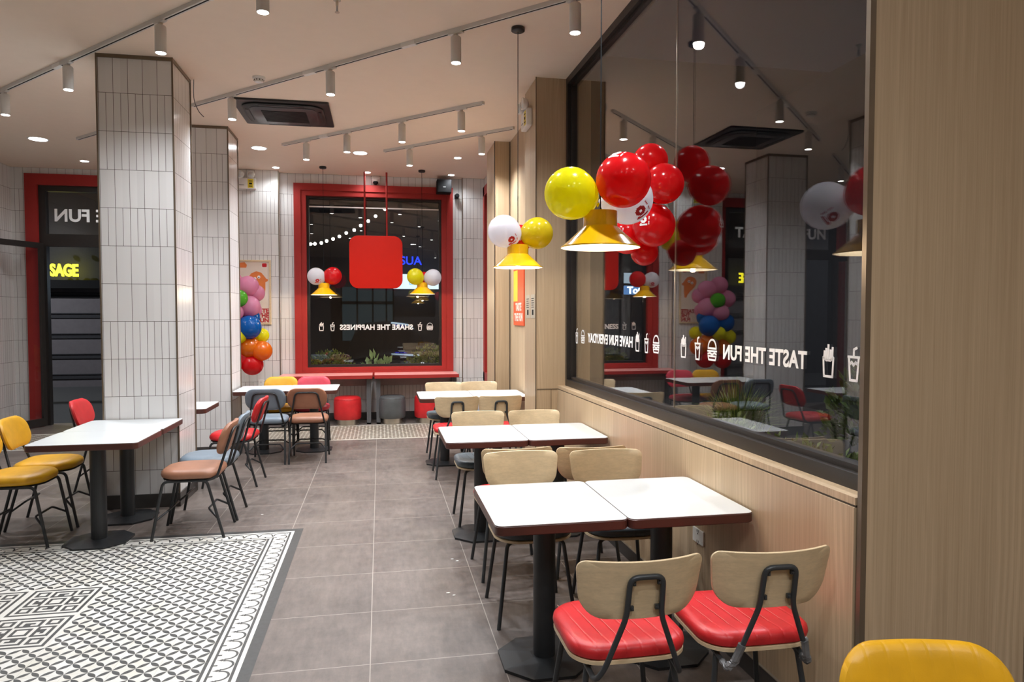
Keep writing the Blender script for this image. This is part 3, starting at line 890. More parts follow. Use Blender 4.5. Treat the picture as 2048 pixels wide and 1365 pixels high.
t = thing('garland_stand', 'thin white stand pole holding the balloon garland', 'stand', (-1.98, 10.42, 0))
b = bmesh.new(); lathe(b, [(.14, 0), (.14, .02), (.02, .03)], 24); ob('stand_base', b, 'white_plastic', t, True)
b = bmesh.new(); tube(b, [(0, 0, .02), (0, 0, 2.1)], .010, 8); ob('pole', b, 'white_plastic', t)

# ------------------------------------------------------------------ tables
def make_table(top_label=None, wide=.575, deep=.70):
    t = thing('dining_table', 'x', 'table')
    out = rrect(wide, deep, .035, 6, 4)
    b = bmesh.new(); slab(b, out, .7475, .75, .0005); ob('tabletop', b, 'laminate', t)
    b = bmesh.new(); slab(b, rrect(wide + .004, deep + .004, .037, 6, 4), .705, .7475, .004); ob('edge_band', b, 'edge', t, True)
    b = bmesh.new(); lathe(b, [(.052, .02), (.052, .69)], 32); ob('pedestal', b, 'black_metal', t, True)
    b = B((-.16, .16, -.16, .16, .69, .705)); ob('top_bracket', b, 'black_metal', t)
    s = .205; c = .11
    pts = [(-s, -s + c), (-s + c, -s), (s - c, -s), (s, -s + c), (s, s - c), (s - c, s), (-s + c, s), (-s, s - c)]
    b = bmesh.new()
    lo = [b.verts.new((x, y, 0)) for x, y in pts]; mi = [b.verts.new((x, y, .014)) for x, y in pts]; hi = [b.verts.new((x * .3, y * .3, .026)) for x, y in pts]
    for A_, C_ in ((lo, mi), (mi, hi)):
        for k in range(8): b.faces.new((A_[k], A_[(k + 1) % 8], C_[(k + 1) % 8], C_[k]))
    b.faces.new(lo[::-1]); b.faces.new(hi); ob('base_plate', b, 'black_metal', t)
    return t
tb = make_table(); first_t = [1]
def put_table(x, y, rz, label, group):
    o = tb if first_t[0] else dup(tb)
    first_t[0] = 0
    o.location = (x, y, 0); o.rotation_euler = (0, 0, rz); o['label'] = label; o['group'] = group
GT = 'white tables along the window wall'
put_table(.750, 3.16, 0, 'nearest white table, aisle half of the nearest pair', GT)
put_table(1.330, 3.155, 0, 'nearest white table against the low wooden wall', GT)
put_table(.726, 5.08, 0, 'aisle table of the second pair under the second pendant', GT)
put_table(1.306, 5.08, 0, 'wall side table of the second pair under the second pendant', GT)
put_table(.690, 7.64, 0, 'aisle table of the farthest pair before the wooden piers', GT)
put_table(1.271, 7.64, 0, 'inner table of the farthest pair before the wooden piers', GT)
GT2 = 'white tables beside the tiled columns'
put_table(-1.985, 5.42, PI / 2, 'front white table before the near tiled column', GT2)
put_table(-1.985, 6.00, PI / 2, 'white table pushed against the near tiled column', GT2)
put_table(-1.945, 7.16, PI / 2, 'white table hidden behind the near tiled column', GT2)
put_table(-1.36, 8.67, 0, 'white table touching the far tiled column', GT2)
put_table(-.785, 8.67, 0, 'white table right of the one touching the far column', GT2)

# ------------------------------------------------------------------ plywood chairs
def screw(b, x, y, z, r=.006, d=(0, -1, 0)):
    q = Vector((0, 0, 1)).rotation_difference(Vector(d)).to_matrix().to_4x4()
    n0 = len(b.verts); lathe(b, [(r, 0), (r * .8, .004)], 10)
    b.verts.ensure_lookup_table(); xf(b, Matrix.Translation((x, y, z)) @ q, b.verts[n0:])
def make_ply(col, wrapped=False):
    t = thing('plywood_chair', 'x', 'chair')
    out = rrect(.42, .41, (.10, .10, .13, .13), 8, 6)
    b = bmesh.new(); pad(b, out, [(.93, .452), (1.0, .460), (1.015, .474), (1.0, .490), (.95, .500), (.86, .505)], 5, -.006)
    for v in b.verts: v.co.z += .05 * v.co.x ** 2 * 2 - .02 * max(0, v.co.y - .1)
    ob('seat_cushion', b, 'lea_' + col, t, True)
    b = bmesh.new(); pad(b, out, [(.96, .438), (1.0, .440), (1.0, .452), (.97, .454)], 3, 0)
    for v in b.verts: v.co.z += .05 * v.co.x ** 2 * 2 - .02 * max(0, v.co.y - .1)
    ob('seat_shell', b, 'ply', t, True)
    # stitches
    b = bmesh.new()
    for k in range(-3, 4):
        pts = [(k * .052 - yy * .12 + 0.0, yy, .5035 + .1 * (k * .052) ** 2 - .012 * (abs(yy) / .19) ** 4) for yy in [(-.17 + .34 * j / 8) for j in range(9)]]
        tube(b, pts, .0008, 4)
    ob('stitching', b, 'thread' if col == 'red' else 'grey_leg', t)
    # curved backrest
    bo = rrect(.445, .205, (.085, .085, .035, .035), 8, 8)
    b = bmesh.new(); pad(b, bo, [(.985, -.006), (1.0, -.004), (1.0, .004), (.985, .006)], 4, 0)
    for v in b.verts:      # local x, y(up), z(thick) -> chair
        x, u, th = v.co
        k = 1 - .10 * (0.5 - u / .205)     # a little narrower at the bottom
        x *= k
        y = -.262 - (u + .1) * .22 + x * x * 1.15 + th
        v.co = (x, y, .722 + u)
    ob('backrest', b, 'ply', t, True)
    # back bracket: inverted U, then down and forward under the seat
    b = bmesh.new()
    yb = lambda z: -.276 - (z - .622) * .22
    pts = [(-.15, .02, .428), (-.155, -.13, .425), (-.150, -.235, .405), (-.125, -.262, .46), (-.060, yb(.64) - .004, .635), (-.056, yb(.775) - .002, .775),
           (.056, yb(.775) - .002, .775), (.060, yb(.64) - .004, .635), (.125, -.262, .46), (.150, -.235, .405), (.155, -.13, .425), (.15, .02, .428)]
    tube(b, pts, .0095, 12, .03)
    br = ob('back_bracket', b, 'grey_tube', t, True)
    for sx in (-1, 1):
        for z in (.665, .755):
            b = bmesh.new(); box(b, sx * .047 - .010, sx * .047 + .010, yb(z) - .005, yb(z) + .004, z - .008, z + .008)
            screw(b, sx * .043, yb(z) - .005, z, .005)
            ob('screw_tab', b, 'grey_tube', br)
    for sx in (-1, 1):
        b = bmesh.new(); tube(b, [(sx * .10, .12, .430), (sx * .150, .150, .425), (sx * .205, .205, .0)], .0105, 12, .03); ob('leg', b, 'grey_tube', t, True)
        b = bmesh.new(); tube(b, [(sx * .10, -.10, .430), (sx * .155, -.155, .422), (sx * .205, -.215, .0)], .0105, 12, .03); lg = ob('leg', b, 'grey_tube', t, True)
        if wrapped:
            b = bmesh.new(); pts = [(sx * .1505, -.20, .408), (sx * .150, -.235, .405), (sx * .135, -.252, .43), (sx * .115, -.27, .50)]
            tube(b, pts, .0135, 9, .015)
            for v in b.verts: v.co += Vector((random.uniform(-1, 1), random.uniform(-1, 1), random.uniform(-1, 1))) * .0022
            o_ = ob('plastic_wrap', b, 'wrap', t); o_['label'] = 'crumpled clear plastic wrap on the tube'
    b = bmesh.new(); tube(b, [(-.15, .13, .430), (.15, .13, .430)], .008, 8); tube(b, [(-.15, -.13, .430), (.15, -.13, .430)], .008, 8); ob('seat_frame', b, 'grey_tube', t, True)
    return t
GP = 'plywood backed chairs at the window side tables'
def ply(col, spots_, wrapped=False):
    p = None
    for x, y, rz, lab in spots_:
        if p is None: p = make_ply(col, wrapped); o = p
        else: o = dup(p)
        o.location = (x, y, 0); o.rotation_euler = (0, 0, rz); o['label'] = lab; o['group'] = GP
ply('red', [(.842, 2.42, .0, 'red seated plywood chair at the nearest aisle table, back to the viewer'),
            (.800, 4.36, .03, 'red seated plywood chair on the near side of the second aisle table'),
            (1.265, 4.32, -.02, 'red seated plywood chair on the near side of the second wall table'),
            (.735, 7.05, 0, 'red seated plywood chair on the near side of the farthest aisle table'),
            (1.165, 7.05, 0, 'red seated plywood chair on the near side of the farthest inner table')])
ply('red', [(1.325, 2.42, -.03, 'red seated plywood chair at the nearest wall table with plastic wrap on its tubes')], True)
ply('charcoal', [(.795, 3.70, PI, 'charcoal seated plywood chair facing the viewer at the nearest aisle table'),
                 (1.29, 3.66, PI - .03, 'charcoal seated plywood chair facing the viewer at the nearest wall table')])
ply('slate', [(.785, 5.43, PI, 'blue grey seated plywood chair on the far side of the second aisle table'),
              (1.255, 5.42, PI, 'blue grey seated plywood chair on the far side of the second wall table'),
              (.735, 8.00, PI, 'blue grey seated plywood chair on the far side of the farthest aisle table'),
              (1.155, 8.00, PI, 'blue grey seated plywood chair on the far side of the farthest inner table')])

# ------------------------------------------------------------------ padded chairs
def make_pad(col, ribbed=False):
    t = thing('padded_chair', 'x', 'chair')
    out = rrect(.41, .41, (.09, .09, .15, .15), 8, 5)
    b = bmesh.new(); pad(b, out, [(.92, .437), (.99, .445), (1.02, .462), (1.0, .482), (.93, .497), (.78, .506)], 5, .006)
    ob('seat_cushion', b, 'pad_' + col, t, True)
    b = bmesh.new(); pad(b, out, [(.93, .426), (.95, .428), (.95, .437), (.93, .438)], 2, 0); ob('seat_board', b, 'black', t, True)
    bo = rrect(.42, .235, .10, 9, 6)
    b = bmesh.new(); pad(b, bo, [(.86, -.019), (.96, -.014), (1.0, 0), (.965, .014), (.86, .021)], 5, .004)
    for v in b.verts:
        x, u, th = v.co
        v.co = (x, -.232 - (u + .1) * .30 + x * x * .75 + th, .715 + u)
    ob('backrest', b, ('lea_' if ribbed else 'pad_') + col, t, True)
    b = bmesh.new()
    yb = lambda z: -.250 - (z - .615) * .30
    tube(b, [(-.185, .05, .425), (-.185, -.14, .425), (-.180, -.20, .445), (-.115, yb(.79), .785), (.115, yb(.79), .785), (.180, -.20, .445), (.185, -.14, .425), (.185, .05, .425)], .0095, 10, .05)
    ob('back_frame', b, 'black_metal', t, True)
    for sx in (-1, 1):
        b = bmesh.new(); tube(b, [(sx * .185, 0, .425), (sx * .185, .165, .425), (sx * .195, .245, 0)], .0105, 10, .04); ob('leg', b, 'black_metal', t, True)
        b = bmesh.new(); tube(b, [(sx * .185, 0, .425), (sx * .185, -.13, .425), (sx * .195, -.245, 0)], .0105, 10, .04); ob('leg', b, 'black_metal', t, True)
    for sy in (-1, 1):
        b = bmesh.new(); z = .17; y0 = sy * (.165 + .08 * (1 - z / .425)) if sy > 0 else -(.13 + .115 * (1 - z / .425))
        tube(b, [(-.190, y0, z - .02), (-.13, y0 - sy * .07, z + .035), (.13, y0 - sy * .07, z + .035), (.190, y0, z - .02)], .0075, 8, .02)
        ob('stretcher', b, 'black_metal', t, True)
    return t
GQ = 'padded chairs with black tube frames'
def padc(col, spots_, ribbed=False):
    p = None
    for x, y, rz, lab in spots_:
        if p is None: p = make_pad(col, ribbed); o = p
        else: o = dup(p)
        o.location = (x, y, 0); o.rotation_euler = (0, 0, rz); o['label'] = lab; o['group'] = GQ
padc('yellow', [(-2.53, 5.53, -PI / 2, 'yellow padded chair cut by the left edge at the front table'),
                (-2.53, 5.99, -PI / 2 + .05, 'yellow padded chair whose whole back shows left of the front tables'),
                (-1.24, 9.03, PI, 'yellow padded chair facing the viewer at the table by the far column')])
padc('yellow', [(1.215, 1.17, PI - YAW, 'yellow ribbed chair back at the bottom right corner')], True)
padc('brown', [(-1.37, 5.53, PI / 2, 'tan brown padded chair at the aisle side of the front table'),
               (-.785, 8.09, 0, 'tan brown padded chair seen from behind at the far column table')])
padc('blue_grey', [(-1.36, 5.965, PI / 2, 'blue grey padded chair just behind the tan one at the aisle'),
                   (-1.215, 8.09, 0, 'blue grey padded chair seen from behind at the far column table')])
padc('red', [(-1.385, 7.08, PI / 2 - .05, 'red padded chair at the aisle behind the near column'),
             (-2.50, 7.14, -PI / 2, 'red padded chair whose back shows between the left tables and the column')])
padc('pink', [(-.84, 9.03, PI, 'crimson padded chair facing the viewer next to the far yellow one')])

# ------------------------------------------------------------------ counter, stools
GCn = 'red topped counters under the back window'
for x0, x1, lab in ((-1.44, -.115, 'left red topped counter under the back window'), (-.085, 1.16, 'right red topped counter under the back window')):
    t = thing('window_counter', lab, 'counter', ((x0 + x1) / 2, 10.72, 0), 0, GCn)
    h = (x1 - x0) / 2
    ob('counter_top', B((-h, h, -.27, .24, .715, .735), bev=.002), 'counter_top', t)
    ob('edge_band', B((-h, h, -.275, -.27, .685, .735), (-h, -h + .02, -.27, .24, .685, .715), (h - .02, h, -.27, .24, .685, .715)), 'red_paint', t)
    for sx in (-1, 1):
        ob('leg', B((sx * (h - .055) - .03, sx * (h - .055) + .03, -.17, -.12, .0, .69), (sx * (h - .055) - .03, sx * (h - .055) + .03, .14, .19, .0, .69), (sx * (h - .055) - .03, sx * (h - .055) + .03, -.17, .19, .0, .02)), 'grey_leg', t)
    ob('modesty_panel', B((-h + .06, h - .06, .19, .205, .54, .69)), 'panel_grey', t)
for x, c, lab in ((-.48, 'red', 'red drum stool under the left counter'), (.17, 'dark_grey', 'dark grey drum stool under the right counter'), (.70, 'red', 'red drum stool half hidden by the farthest tables')):
    t = thing('drum_stool', lab, 'stool', (x, 10.60, 0), 0, 'drum stools under the window counters')
    b = bmesh.new(); lathe(b, [(.17, 0), (.17, .008), (.150, .010), (.150, .085)], 40); ob('steel_base', b, 'steel', t, True)
    b = bmesh.new(); lathe(b, [(.14, .082), (.185, .085), (.197, .10), (.2, .2), (.2, .32), (.196, .37), (.185, .40), (.155, .415), (.08, .42), (.002, .42)], 44)
    ob('upholstery', b, 'pad_' + c, t, True)
    b = bmesh.new()
    for k in range(44):
        a0, a1 = 2 * PI * k / 44, 2 * PI * (k + 1) / 44
        tube(b, [(.194 * math.cos(a0), .194 * math.sin(a0), .380), (.194 * math.cos(a1), .194 * math.sin(a1), .380)], .003, 5)
    ob('piping', b, 'pad_' + c, t)

# ------------------------------------------------------------------ hanging red sign
t = thing('hanging_sign', 'blank red rounded square sign hanging on two red rods', 'sign', (-.05, 10.72, 2.02))
b = bmesh.new(); slab(b, rrect(.78, .78, .13, 10, 2), -.045, .045, .006); xf(b, Matrix.Translation((0, 0, .39)) @ Matrix.Rotation(PI / 2, 4, 'X')); ob('sign_box', b, 'red_sign', t, True)
for sx in (-1, 1):
    b = bmesh.new(); tube(b, [(sx * .162, 0, .775), (sx * .162, 0, CEIL - 2.02)], .014, 12); ob('rod', b, 'red_paint', t, True)

# ------------------------------------------------------------------ ceiling and wall devices
t = thing('ceiling_air_conditioner', 'dark square cassette air conditioner in the ceiling', 'air conditioner', (-.955, 7.75, CEIL), 0)
b = bmesh.new(); slab(b, rrect(.93, .90, .02, 4, 2), -.022, 0, .003); ob('outer_frame', b, 'ac_dark', t)
b = bmesh.new(); slab(b, rrect(.80, .77, .16, 8, 2), -.040, -.021, .006); ob('louver_panel', b, 'black_metal', t, True)
b = bmesh.new(); slab(b, rrect(.66, .63, .10, 8, 2), -.048, -.038, .004); ob('inner_panel', b, 'ac_mid', t, True)
b = B((-.22, .22, -.20, .20, -.051, -.047)); g_ = ob('grille', b, 'grille', t)
b = bmesh.new()
for k in range(14): box(b, -.22, .22, -.195 + k * .03, -.189 + k * .03, -.053, -.050)
ob('grille_slats', b, 'ac_dark', g_)
for n_, (a, c, d, e) in enumerate(((-.22, .22, .335, .365), (-.22, .22, -.365, -.335), (-.375, -.345, -.2, .2), (.345, .375, -.2, .2))):
    ob('louver', B((a, c, d, e, -.045, -.038)), 'ac_dark', t)
t = thing('smoke_detector', 'round white smoke detector near the ceiling air conditioner', 'smoke detector', (-1.05, 6.66, CEIL))
b = bmesh.new(); lathe(b, [(.055, 0), (.055, -.012), (.05, -.018)], 28); ob('mounting_base', b, 'white_plastic', t, True)
b = bmesh.new(); lathe(b, [(.038, -.017), (.042, -.03), (.036, -.045), (.012, -.05)], 28); ob('sensor_head', b, 'white_plastic', t, True)
b = bmesh.new()
for k in range(10):
    a = 2 * PI * k / 10; box(b, .0405 * math.cos(a) - .004, .0405 * math.cos(a) + .004, .0405 * math.sin(a) - .004, .0405 * math.sin(a) + .004, -.034, -.026)
ob('vent_slots', b, 'black', t)
t = thing('sprinkler_head', 'small sprinkler head at the top edge of the ceiling', 'sprinkler', (-.27, 4.95, CEIL))
b = bmesh.new(); lathe(b, [(.025, 0), (.025, -.006), (.010, -.01), (.009, -.04)], 16); ob('sprinkler_body', b, 'steel', t, True)
b = bmesh.new(); lathe(b, [(.006, -.035), (.007, -.075), (.003, -.08)], 10); ob('glass_bulb', b, 'clear', t, True)
b = bmesh.new(); lathe(b, [(.016, -.082), (.016, -.085)], 16); ob('deflector', b, 'steel', t)
b = bmesh.new(); P0 = [(-1.64, 6.84, 3.75), (-1.645, 6.84, 3.64), (-1.64, 6.84, 3.55), (-1.60, 6.84, 3.46), (-1.56, 6.84, 3.42)]
tube(b, P0, .0035, 6, .05); tag(ob('loose_cable', b, 'grey_leg', None, True), 'loose grey cable dangling from the ceiling beside the near column', 'cable')
# emergency lights
def em_light(loc, rz, lab):
    t = thing('emergency_light', lab, 'emergency light', loc, rz, 'twin head emergency lights')
    ob('housing', B((-.13, .13, -.055, 0, -.09, .07), bev=.008), 'white_plastic', t)
    for sx in (-1, 1):
        b = bmesh.new(); lathe(b, [(.02, -.03), (.045, -.015), (.055, .02), (.055, .03)], 24); xf(b, Matrix.Translation((sx * .075, -.055, .115)) @ Matrix.Rotation(PI / 2, 4, 'X'))
        h = ob('lamp_head', b, 'white_plastic', t, True)
        b = bmesh.new(); lathe(b, [(.048, .028), (.040, .036), (.002, .040)], 24); xf(b, Matrix.Translation((sx * .075, -.055, .115)) @ Matrix.Rotation(PI / 2, 4, 'X')); ob('lamp_lens', b, 'clear', h, True)
    lb = ob('warning_label', B((.02, .10, -.057, -.054, -.075, .055)), 'tag_yellow', t)
    ob('label_print', B((.035, .085, -.0585, -.0565, -.055, -.045), (.04, .08, -.0585, -.0565, -.025, .0), (.035, .085, -.0585, -.0565, .02, .03)), 'black', lb)
    ob('indicator', B((-.10, -.03, -.057, -.054, -.04, -.032)), 'grey_leg', t)
em_light((-1.90, 10.87, 3.55), 0, 'white twin head emergency light on the tiled wall beside the far column')
em_light((1.392, 6.50, 3.46), -PI / 2, 'white twin head emergency light on the wooden pier by the big window')
t = thing('wall_speaker', 'black box speaker at the top right of the back window', 'speaker', (.98, 10.97, 3.59))
ob('cabinet', B((-.11, .11, -.20, 0, -.10, .10), bev=.006), 'black', t)
ob('speaker_grille', B((-.10, .10, -.206, -.198, -.09, .09)), 'grille', t)
ob('speaker_badge', B((-.02, .02, -.209, -.205, -.02, -.012)), 'white_metal', t)
t = thing('wall_camera', 'small black camera beside the box speaker', 'camera', (1.19, 11.02, 3.47))
ob('camera_mount', B((-.03, .03, -.05, 0, -.03, .03)), 'black', t)
b = bmesh.new(); lathe(b, [(.03, 0), (.035, .02), (.035, .08), (.025, .09)], 20); xf(b, Matrix.Translation((0, -.05, 0)) @ Matrix.Rotation(PI / 2, 4, 'X')); ob('camera_body', b, 'black', t, True)
t = thing('dome_camera', 'white dome camera with black lens above the red sign', 'camera', (-.05, 10.98, 3.68))
b = bmesh.new(); lathe(b, [(.065, .05), (.065, 0), (.06, -.03), (.045, -.05)], 24); xf(b, Matrix.Rotation(.7, 4, 'X')); ob('camera_housing', b, 'white_plastic', t, True)
b = bmesh.new(); lathe(b, [(.042, -.045), (.04, -.055), (.028, -.072), (.004, -.08)], 24); xf(b, Matrix.Rotation(-.6, 4, 'X')); ob('camera_lens', b, 'black', t, True)
# outlets
def outlet(loc, rz, lab, w_=.075, h_=.12):
    t = thing('power_outlet', lab, 'outlet', loc, rz, 'white power outlets low on the walls')
    pf = ob('face_plate', B((-w_ / 2, w_ / 2, -.008, 0, -h_ / 2, h_ / 2), bev=.002), 'white_plastic', t)
    b = bmesh.new()
    for sz in (-1, 1):
        for sx in (-1, 1): box(b, sx * .008 - .0015, sx * .008 + .0015, -.009, -.0075, sz * .027 - .006, sz * .027 + .006)
        box(b, -.003, .003, -.009, -.0075, sz * .027 - .017, sz * .027 - .011)
    ob('socket_slots', b, 'black', pf)
outlet((1.665 - .012 * 3.34 + .0, 3.36, .47), -PI / 2 + .012, 'white outlet on the low wall under the nearest table', .12, .075)
outlet((1.392, 6.42, .60), -PI / 2, 'small outlet on the wooden pier by the second tables')
outlet((-1.74, 10.87, .60), 0, 'small outlet on the tiled wall behind the far yellow chair')

# posters
t = thing('framed_poster', 'framed poster with orange shape and red words on the tiled wall', 'poster', (-1.825, 10.87, 1.955))
PW, PH = .245, .475
ob('poster_frame', B(*picture_frame(-PW, PW, -PH, PH, .025, -.022, 0)), 'ply', t)
pp = ob('poster_print', B((-PW + .02, PW - .02, -.010, -.002, -PH + .02, PH - .02)), 'paper', t)
b = bmesh.new()
def blob(b, pts, y, th=.001):
    n = len(pts); lo = [b.verts.new((p[0], y, p[1])) for p in pts]; hi = [b.verts.new((p[0], y - th, p[1])) for p in pts]
    b.faces.new(lo); b.faces.new(hi[::-1])
    for k in range(n): b.faces.new((lo[k], lo[(k + 1) % n], hi[(k + 1) % n], hi[k]))
shape = [(-.03, .28), (.04, .31), (.11, .29), (.15, .24), (.18, .20), (.205, .19), (.20, .165), (.165, .15), (.165, .05), (.155, -.04), (.12, -.05), (.10, 0), (.05, .06), (-.02, .12), (-.06, .19), (-.06, .24)]
blob(b, shape, -.010); blob(b, [(-.2, .43), (-.12, .44), (-.09, .40), (-.10, .36), (-.2, .36)], -.010)
ob('orange_drawing', b, 'orange_ink', pp)
b = bmesh.new()
for ex, ez in ((.02, .20), (.075, .225)): blob(b, [(ex + .022 * math.cos(a), ez + .022 * math.sin(a)) for a in [2 * PI * k / 12 for k in range(12)]], -.0112)
ob('white_dots', b, 'white_vinyl', pp)
b = bmesh.new()
for ex, ez in ((.02, .195), (.075, .22)): blob(b, [(ex + .009 * math.cos(a), ez + .009 * math.sin(a)) for a in [2 * PI * k / 10 for k in range(10)]], -.0123)
ob('black_dots', b, 'black', pp)
b = bmesh.new(); blob(b, [(p.x + .155, p.y + .40) for p in rrect(.065, .055, .014, 4, 1)], -.010); ob('red_badge', b, 'logo_red', pp)
b = bmesh.new()
for s_, zc in (('TASTE', -.275), ('THE', -.345), ('FUN', -.415)):
    q = text_bm(s_, .085, off=.004, ext=.0005, align='RIGHT'); xf(q, Matrix.Translation((.21, -.0115, zc)) @ Matrix.Rotation(PI / 2, 4, 'X')); merge(b, q)
ob('poster_words', b, 'red_ink', pp)
t = thing('wall_poster', 'orange and red narrow poster on the wooden wall between the piers', 'poster', (1.59, 7.95, 1.83), -PI / 2)
ob('poster_print', B((-.30, .30, -.015, 0, -.33, .33)), 'poster_orange', t)
b = bmesh.new(); q = text_bm('TASTE', .12, off=.005, ext=.0006); xf(q, Matrix.Translation((0, -.016, -.12)) @ Matrix.Rotation(PI / 2, 4, 'X')); merge(b, q)
q = text_bm('THE FUN', .12, off=.005, ext=.0006); xf(q, Matrix.Translation((0, -.016, -.24)) @ Matrix.Rotation(PI / 2, 4, 'X')); merge(b, q); ob('poster_words', b, 'paper', t)
ob('poster_stripe', B((-.29, -.05, -.0165, -.0145, -.05, .31)), 'tag_yellow', t)
for y_, lab in ((6.55, 'left small notice sheet on the side of the wooden pier'), (6.33, 'right small notice sheet on the side of the wooden pier')):
    t = thing('notice_sheet', lab, 'notice', (1.392, y_, 1.70), -PI / 2, 'small notice sheets on the pier')
    ob('sheet', B((-.085, .085, -.003, 0, -.11, .11)), 'notice', t)
    b = bmesh.new()
    for k in range(5): box(b, -.06, .05 - .015 * (k % 2), -.0038, -.0028, .07 - k * .02, .076 - k * .02)
    box(b, -.03, .03, -.0038, -.0028, -.08, -.03); ob('notice_print', b, 'black', t)

# small paint chips on the floor near the nearest tables
for i, (x, y) in enumerate(((.38, 4.02), (.41, 3.98), (.20, 2.86), (.27, 2.80), (-.95, 5.9), (.46, 4.58), (.49, 4.54))):
    b = bmesh.new(); n = 6; a0 = random.random() * 6
    r_ = .012 if i != 3 else .02
    pts = [(x + r_ * random.uniform(.6, 1.2) * math.cos(a0 + 2 * PI * k / n), y + .6 * r_ * math.sin(a0 + 2 * PI * k / n)) for k in range(n)]
    lo = [b.verts.new((p[0], p[1], .0002)) for p in pts]; hi = [b.verts.new((p[0], p[1], .0025)) for p in pts]
    b.faces.new(hi); b.faces.new(lo[::-1])
    for k in range(n): b.faces.new((lo[k], lo[(k + 1) % n], hi[(k + 1) % n], hi[k]))
    o = ob('paper_scrap', b, 'white_plastic')
    tag(o, ['tiny white scrap on the floor left of the second aisle table', 'tiny white scrap beside another left of the second aisle table', 'small dark ringed scrap at the bottom of the aisle', 'larger white scrap at the bottom of the aisle',
            'tiny white scrap near the rear leg of the blue grey chair', 'tiny scrap on the grout line by the second red chair', 'tiny scrap right of the grout line by the second red chair'][i], 'scrap', 'small scraps on the floor')

# ------------------------------------------------------------------ outside
M['asphalt'] = simple('dark_asphalt', (0.035, 0.035, 0.036), 0.8)
M['facade'] = simple('dark_facade', (0.030, 0.030, 0.034), 0.8)
M['shutter'] = simple('grey_shutter', (0.16, 0.145, 0.15), 0.5)
M['leaf'] = simple('leaf_green', (0.24, 0.32, 0.06), 0.5, var=0.3)
M['leaf_dark'] = simple('leaf_dark', (0.10, 0.16, 0.035), 0.5, var=0.3)
M['leaf_pale'] = simple('leaf_pale', (0.45, 0.60, 0.25), 0.5, var=0.2)
M['soil'] = simple('soil', (0.05, 0.045, 0.03), 0.9)
M['stone'] = simple('planter_stone', (0.16, 0.14, 0.11), 0.8)
M['neon_yellow'] = emit('neon_yellow', (1.0, 0.92, 0.02), 2.5, 0.02)
M['neon_blue'] = emit('neon_blue', (0.01, 0.03, 0.9), 1.6, 0.02)
M['lit_sign'] = emit('lit_sign', (0.55, 0.72, 0.85), 0.8, 0.02)
M['teal_shop'] = emit('teal_shop', (0.05, 0.13, 0.16), 0.06, 0.02)
M['fairy'] = emit('fairy_bulb', (1.0, 0.93, 0.78), 9)
M['street_spot'] = emit('street_spot', (1, 0.95, 0.85), 9)
M['sign_blue'] = emit('sign_blue', (0.10, 0.28, 0.65), 1.1, 0.02)
M['sign_white'] = emit('sign_white', (0.75, 0.92, 1.0), 5, 0.02)
M['car_paint'] = simple('black_car_paint', (0.012, 0.012, 0.014), 0.12, coat=0.8)
M['faint_text'] = emit('faint_lettering', (0.5, 0.5, 0.55), 0.045, 0.02)
struct('floor_street', B((-30, 30, 11.56, 40, -0.35, -0.15), (5.05, 30, -10, 11.56, -.35, -.15), (2.0, 5.05, 2.35, 11.5, -.10, .001)), 'asphalt')
b_ = thing('building', 'dark building across the street with closed grey roller shutters', 'building', (0, 19, -.15))
ob('facade_wall', B((-22, 14, 0, 1, 0, 9)), 'facade', b_)
sh = ob('roller_shutter', B((-8.9, -5.2, -.12, 0, 0, 2.42)), 'shutter', b_)
b = bmesh.new()
for k in range(5): box(b, -8.9, -5.2, -.14, -.12, .20 + k * .50, .27 + k * .50); box(b, -8.9, -5.2, -.14, -.12, .30 + k * .50, .32 + k * .50)
ob('shutter_ridges', b, 'facade', sh)
ob('shutter_beam', B((-9, -5, -.3, 0, 2.42, 2.62)), 'black', b_)
q = text_bm('SAGE', .40, off=.012, ext=.02); xf(q, Matrix.Translation((-7.50, -.3, 2.84)) @ Matrix.Scale(.66, 4, (1, 0, 0)) @ Matrix.Rotation(PI / 2, 4, 'X')); o = ob('neon_sign', q, 'neon_yellow', b_); o['label'] = 'yellow neon letters'
b = bmesh.new()
for x_ in (-7.72, -7.35):
    lathe(b, [(.05, 0), (.05, .05)], 14, (x_, -.4, 3.55))
ob('facade_spot', b, 'street_spot', b_)
t = thing('shop_front', 'dim teal lit shop front seen through the back window', 'shop', (0, 18.7, 0))
ob('shop_glazing', B((-1.0, .35, 0, .05, .95, 2.35)), 'teal_shop', t)
ob('shop_mullions', B(*[(x, x + .04, -.02, 0, .95, 2.35) for x in (-1.0, -.6, -.2, .15, .33)], (-1, .35, -.02, 0, 1.9, 1.98)), 'black', t)
ob('sign_board', B((.35, 1.6, -.3, -.2, 2.30, 2.68)), 'lit_sign', t)
q = text_bm('trà sữa', .18, off=.003, ext=.005); xf(q, Matrix.Translation((1.0, -.31, 2.46)) @ Matrix.Rotation(PI / 2, 4, 'X')); ob('sign_swash', q, 'sign_blue', t)
q = text_bm('SUA', .30, off=.003, ext=.01); xf(q, Matrix.Translation((.80, -.3, 3.02)) @ Matrix.Rotation(PI / 2, 4, 'X')); ob('neon_letters', q, 'neon_blue', t)
t = thing('added_reversed_sign', 'added blue lit reversed shop sign, seen only mirrored in the big window', 'sign', (-3.25, 16.5, 2.25))  # unseen sign added with reversed letters to give the window its reflection
ob('sign_board', B((-.55, .45, 0, .06, -.12, .10)), 'sign_blue', t)
q = text_bm('ToCoTo', .24, off=.006, ext=.004); xf(q, Matrix.Translation((-.05, -.01, -.02)) @ Matrix.Scale(-1, 4, (1, 0, 0)) @ Matrix.Rotation(PI / 2, 4, 'X')); ob('sign_words', q, 'sign_white', t)
ob('lit_fascia', B((-.55, .45, 0, .06, .16, .42)), 'lit_sign', t)
ob('sign_post', B((-.5, -.44, .06, .12, -2.4, .42), (.34, .40, .06, .12, -2.4, .42)), 'black', t)
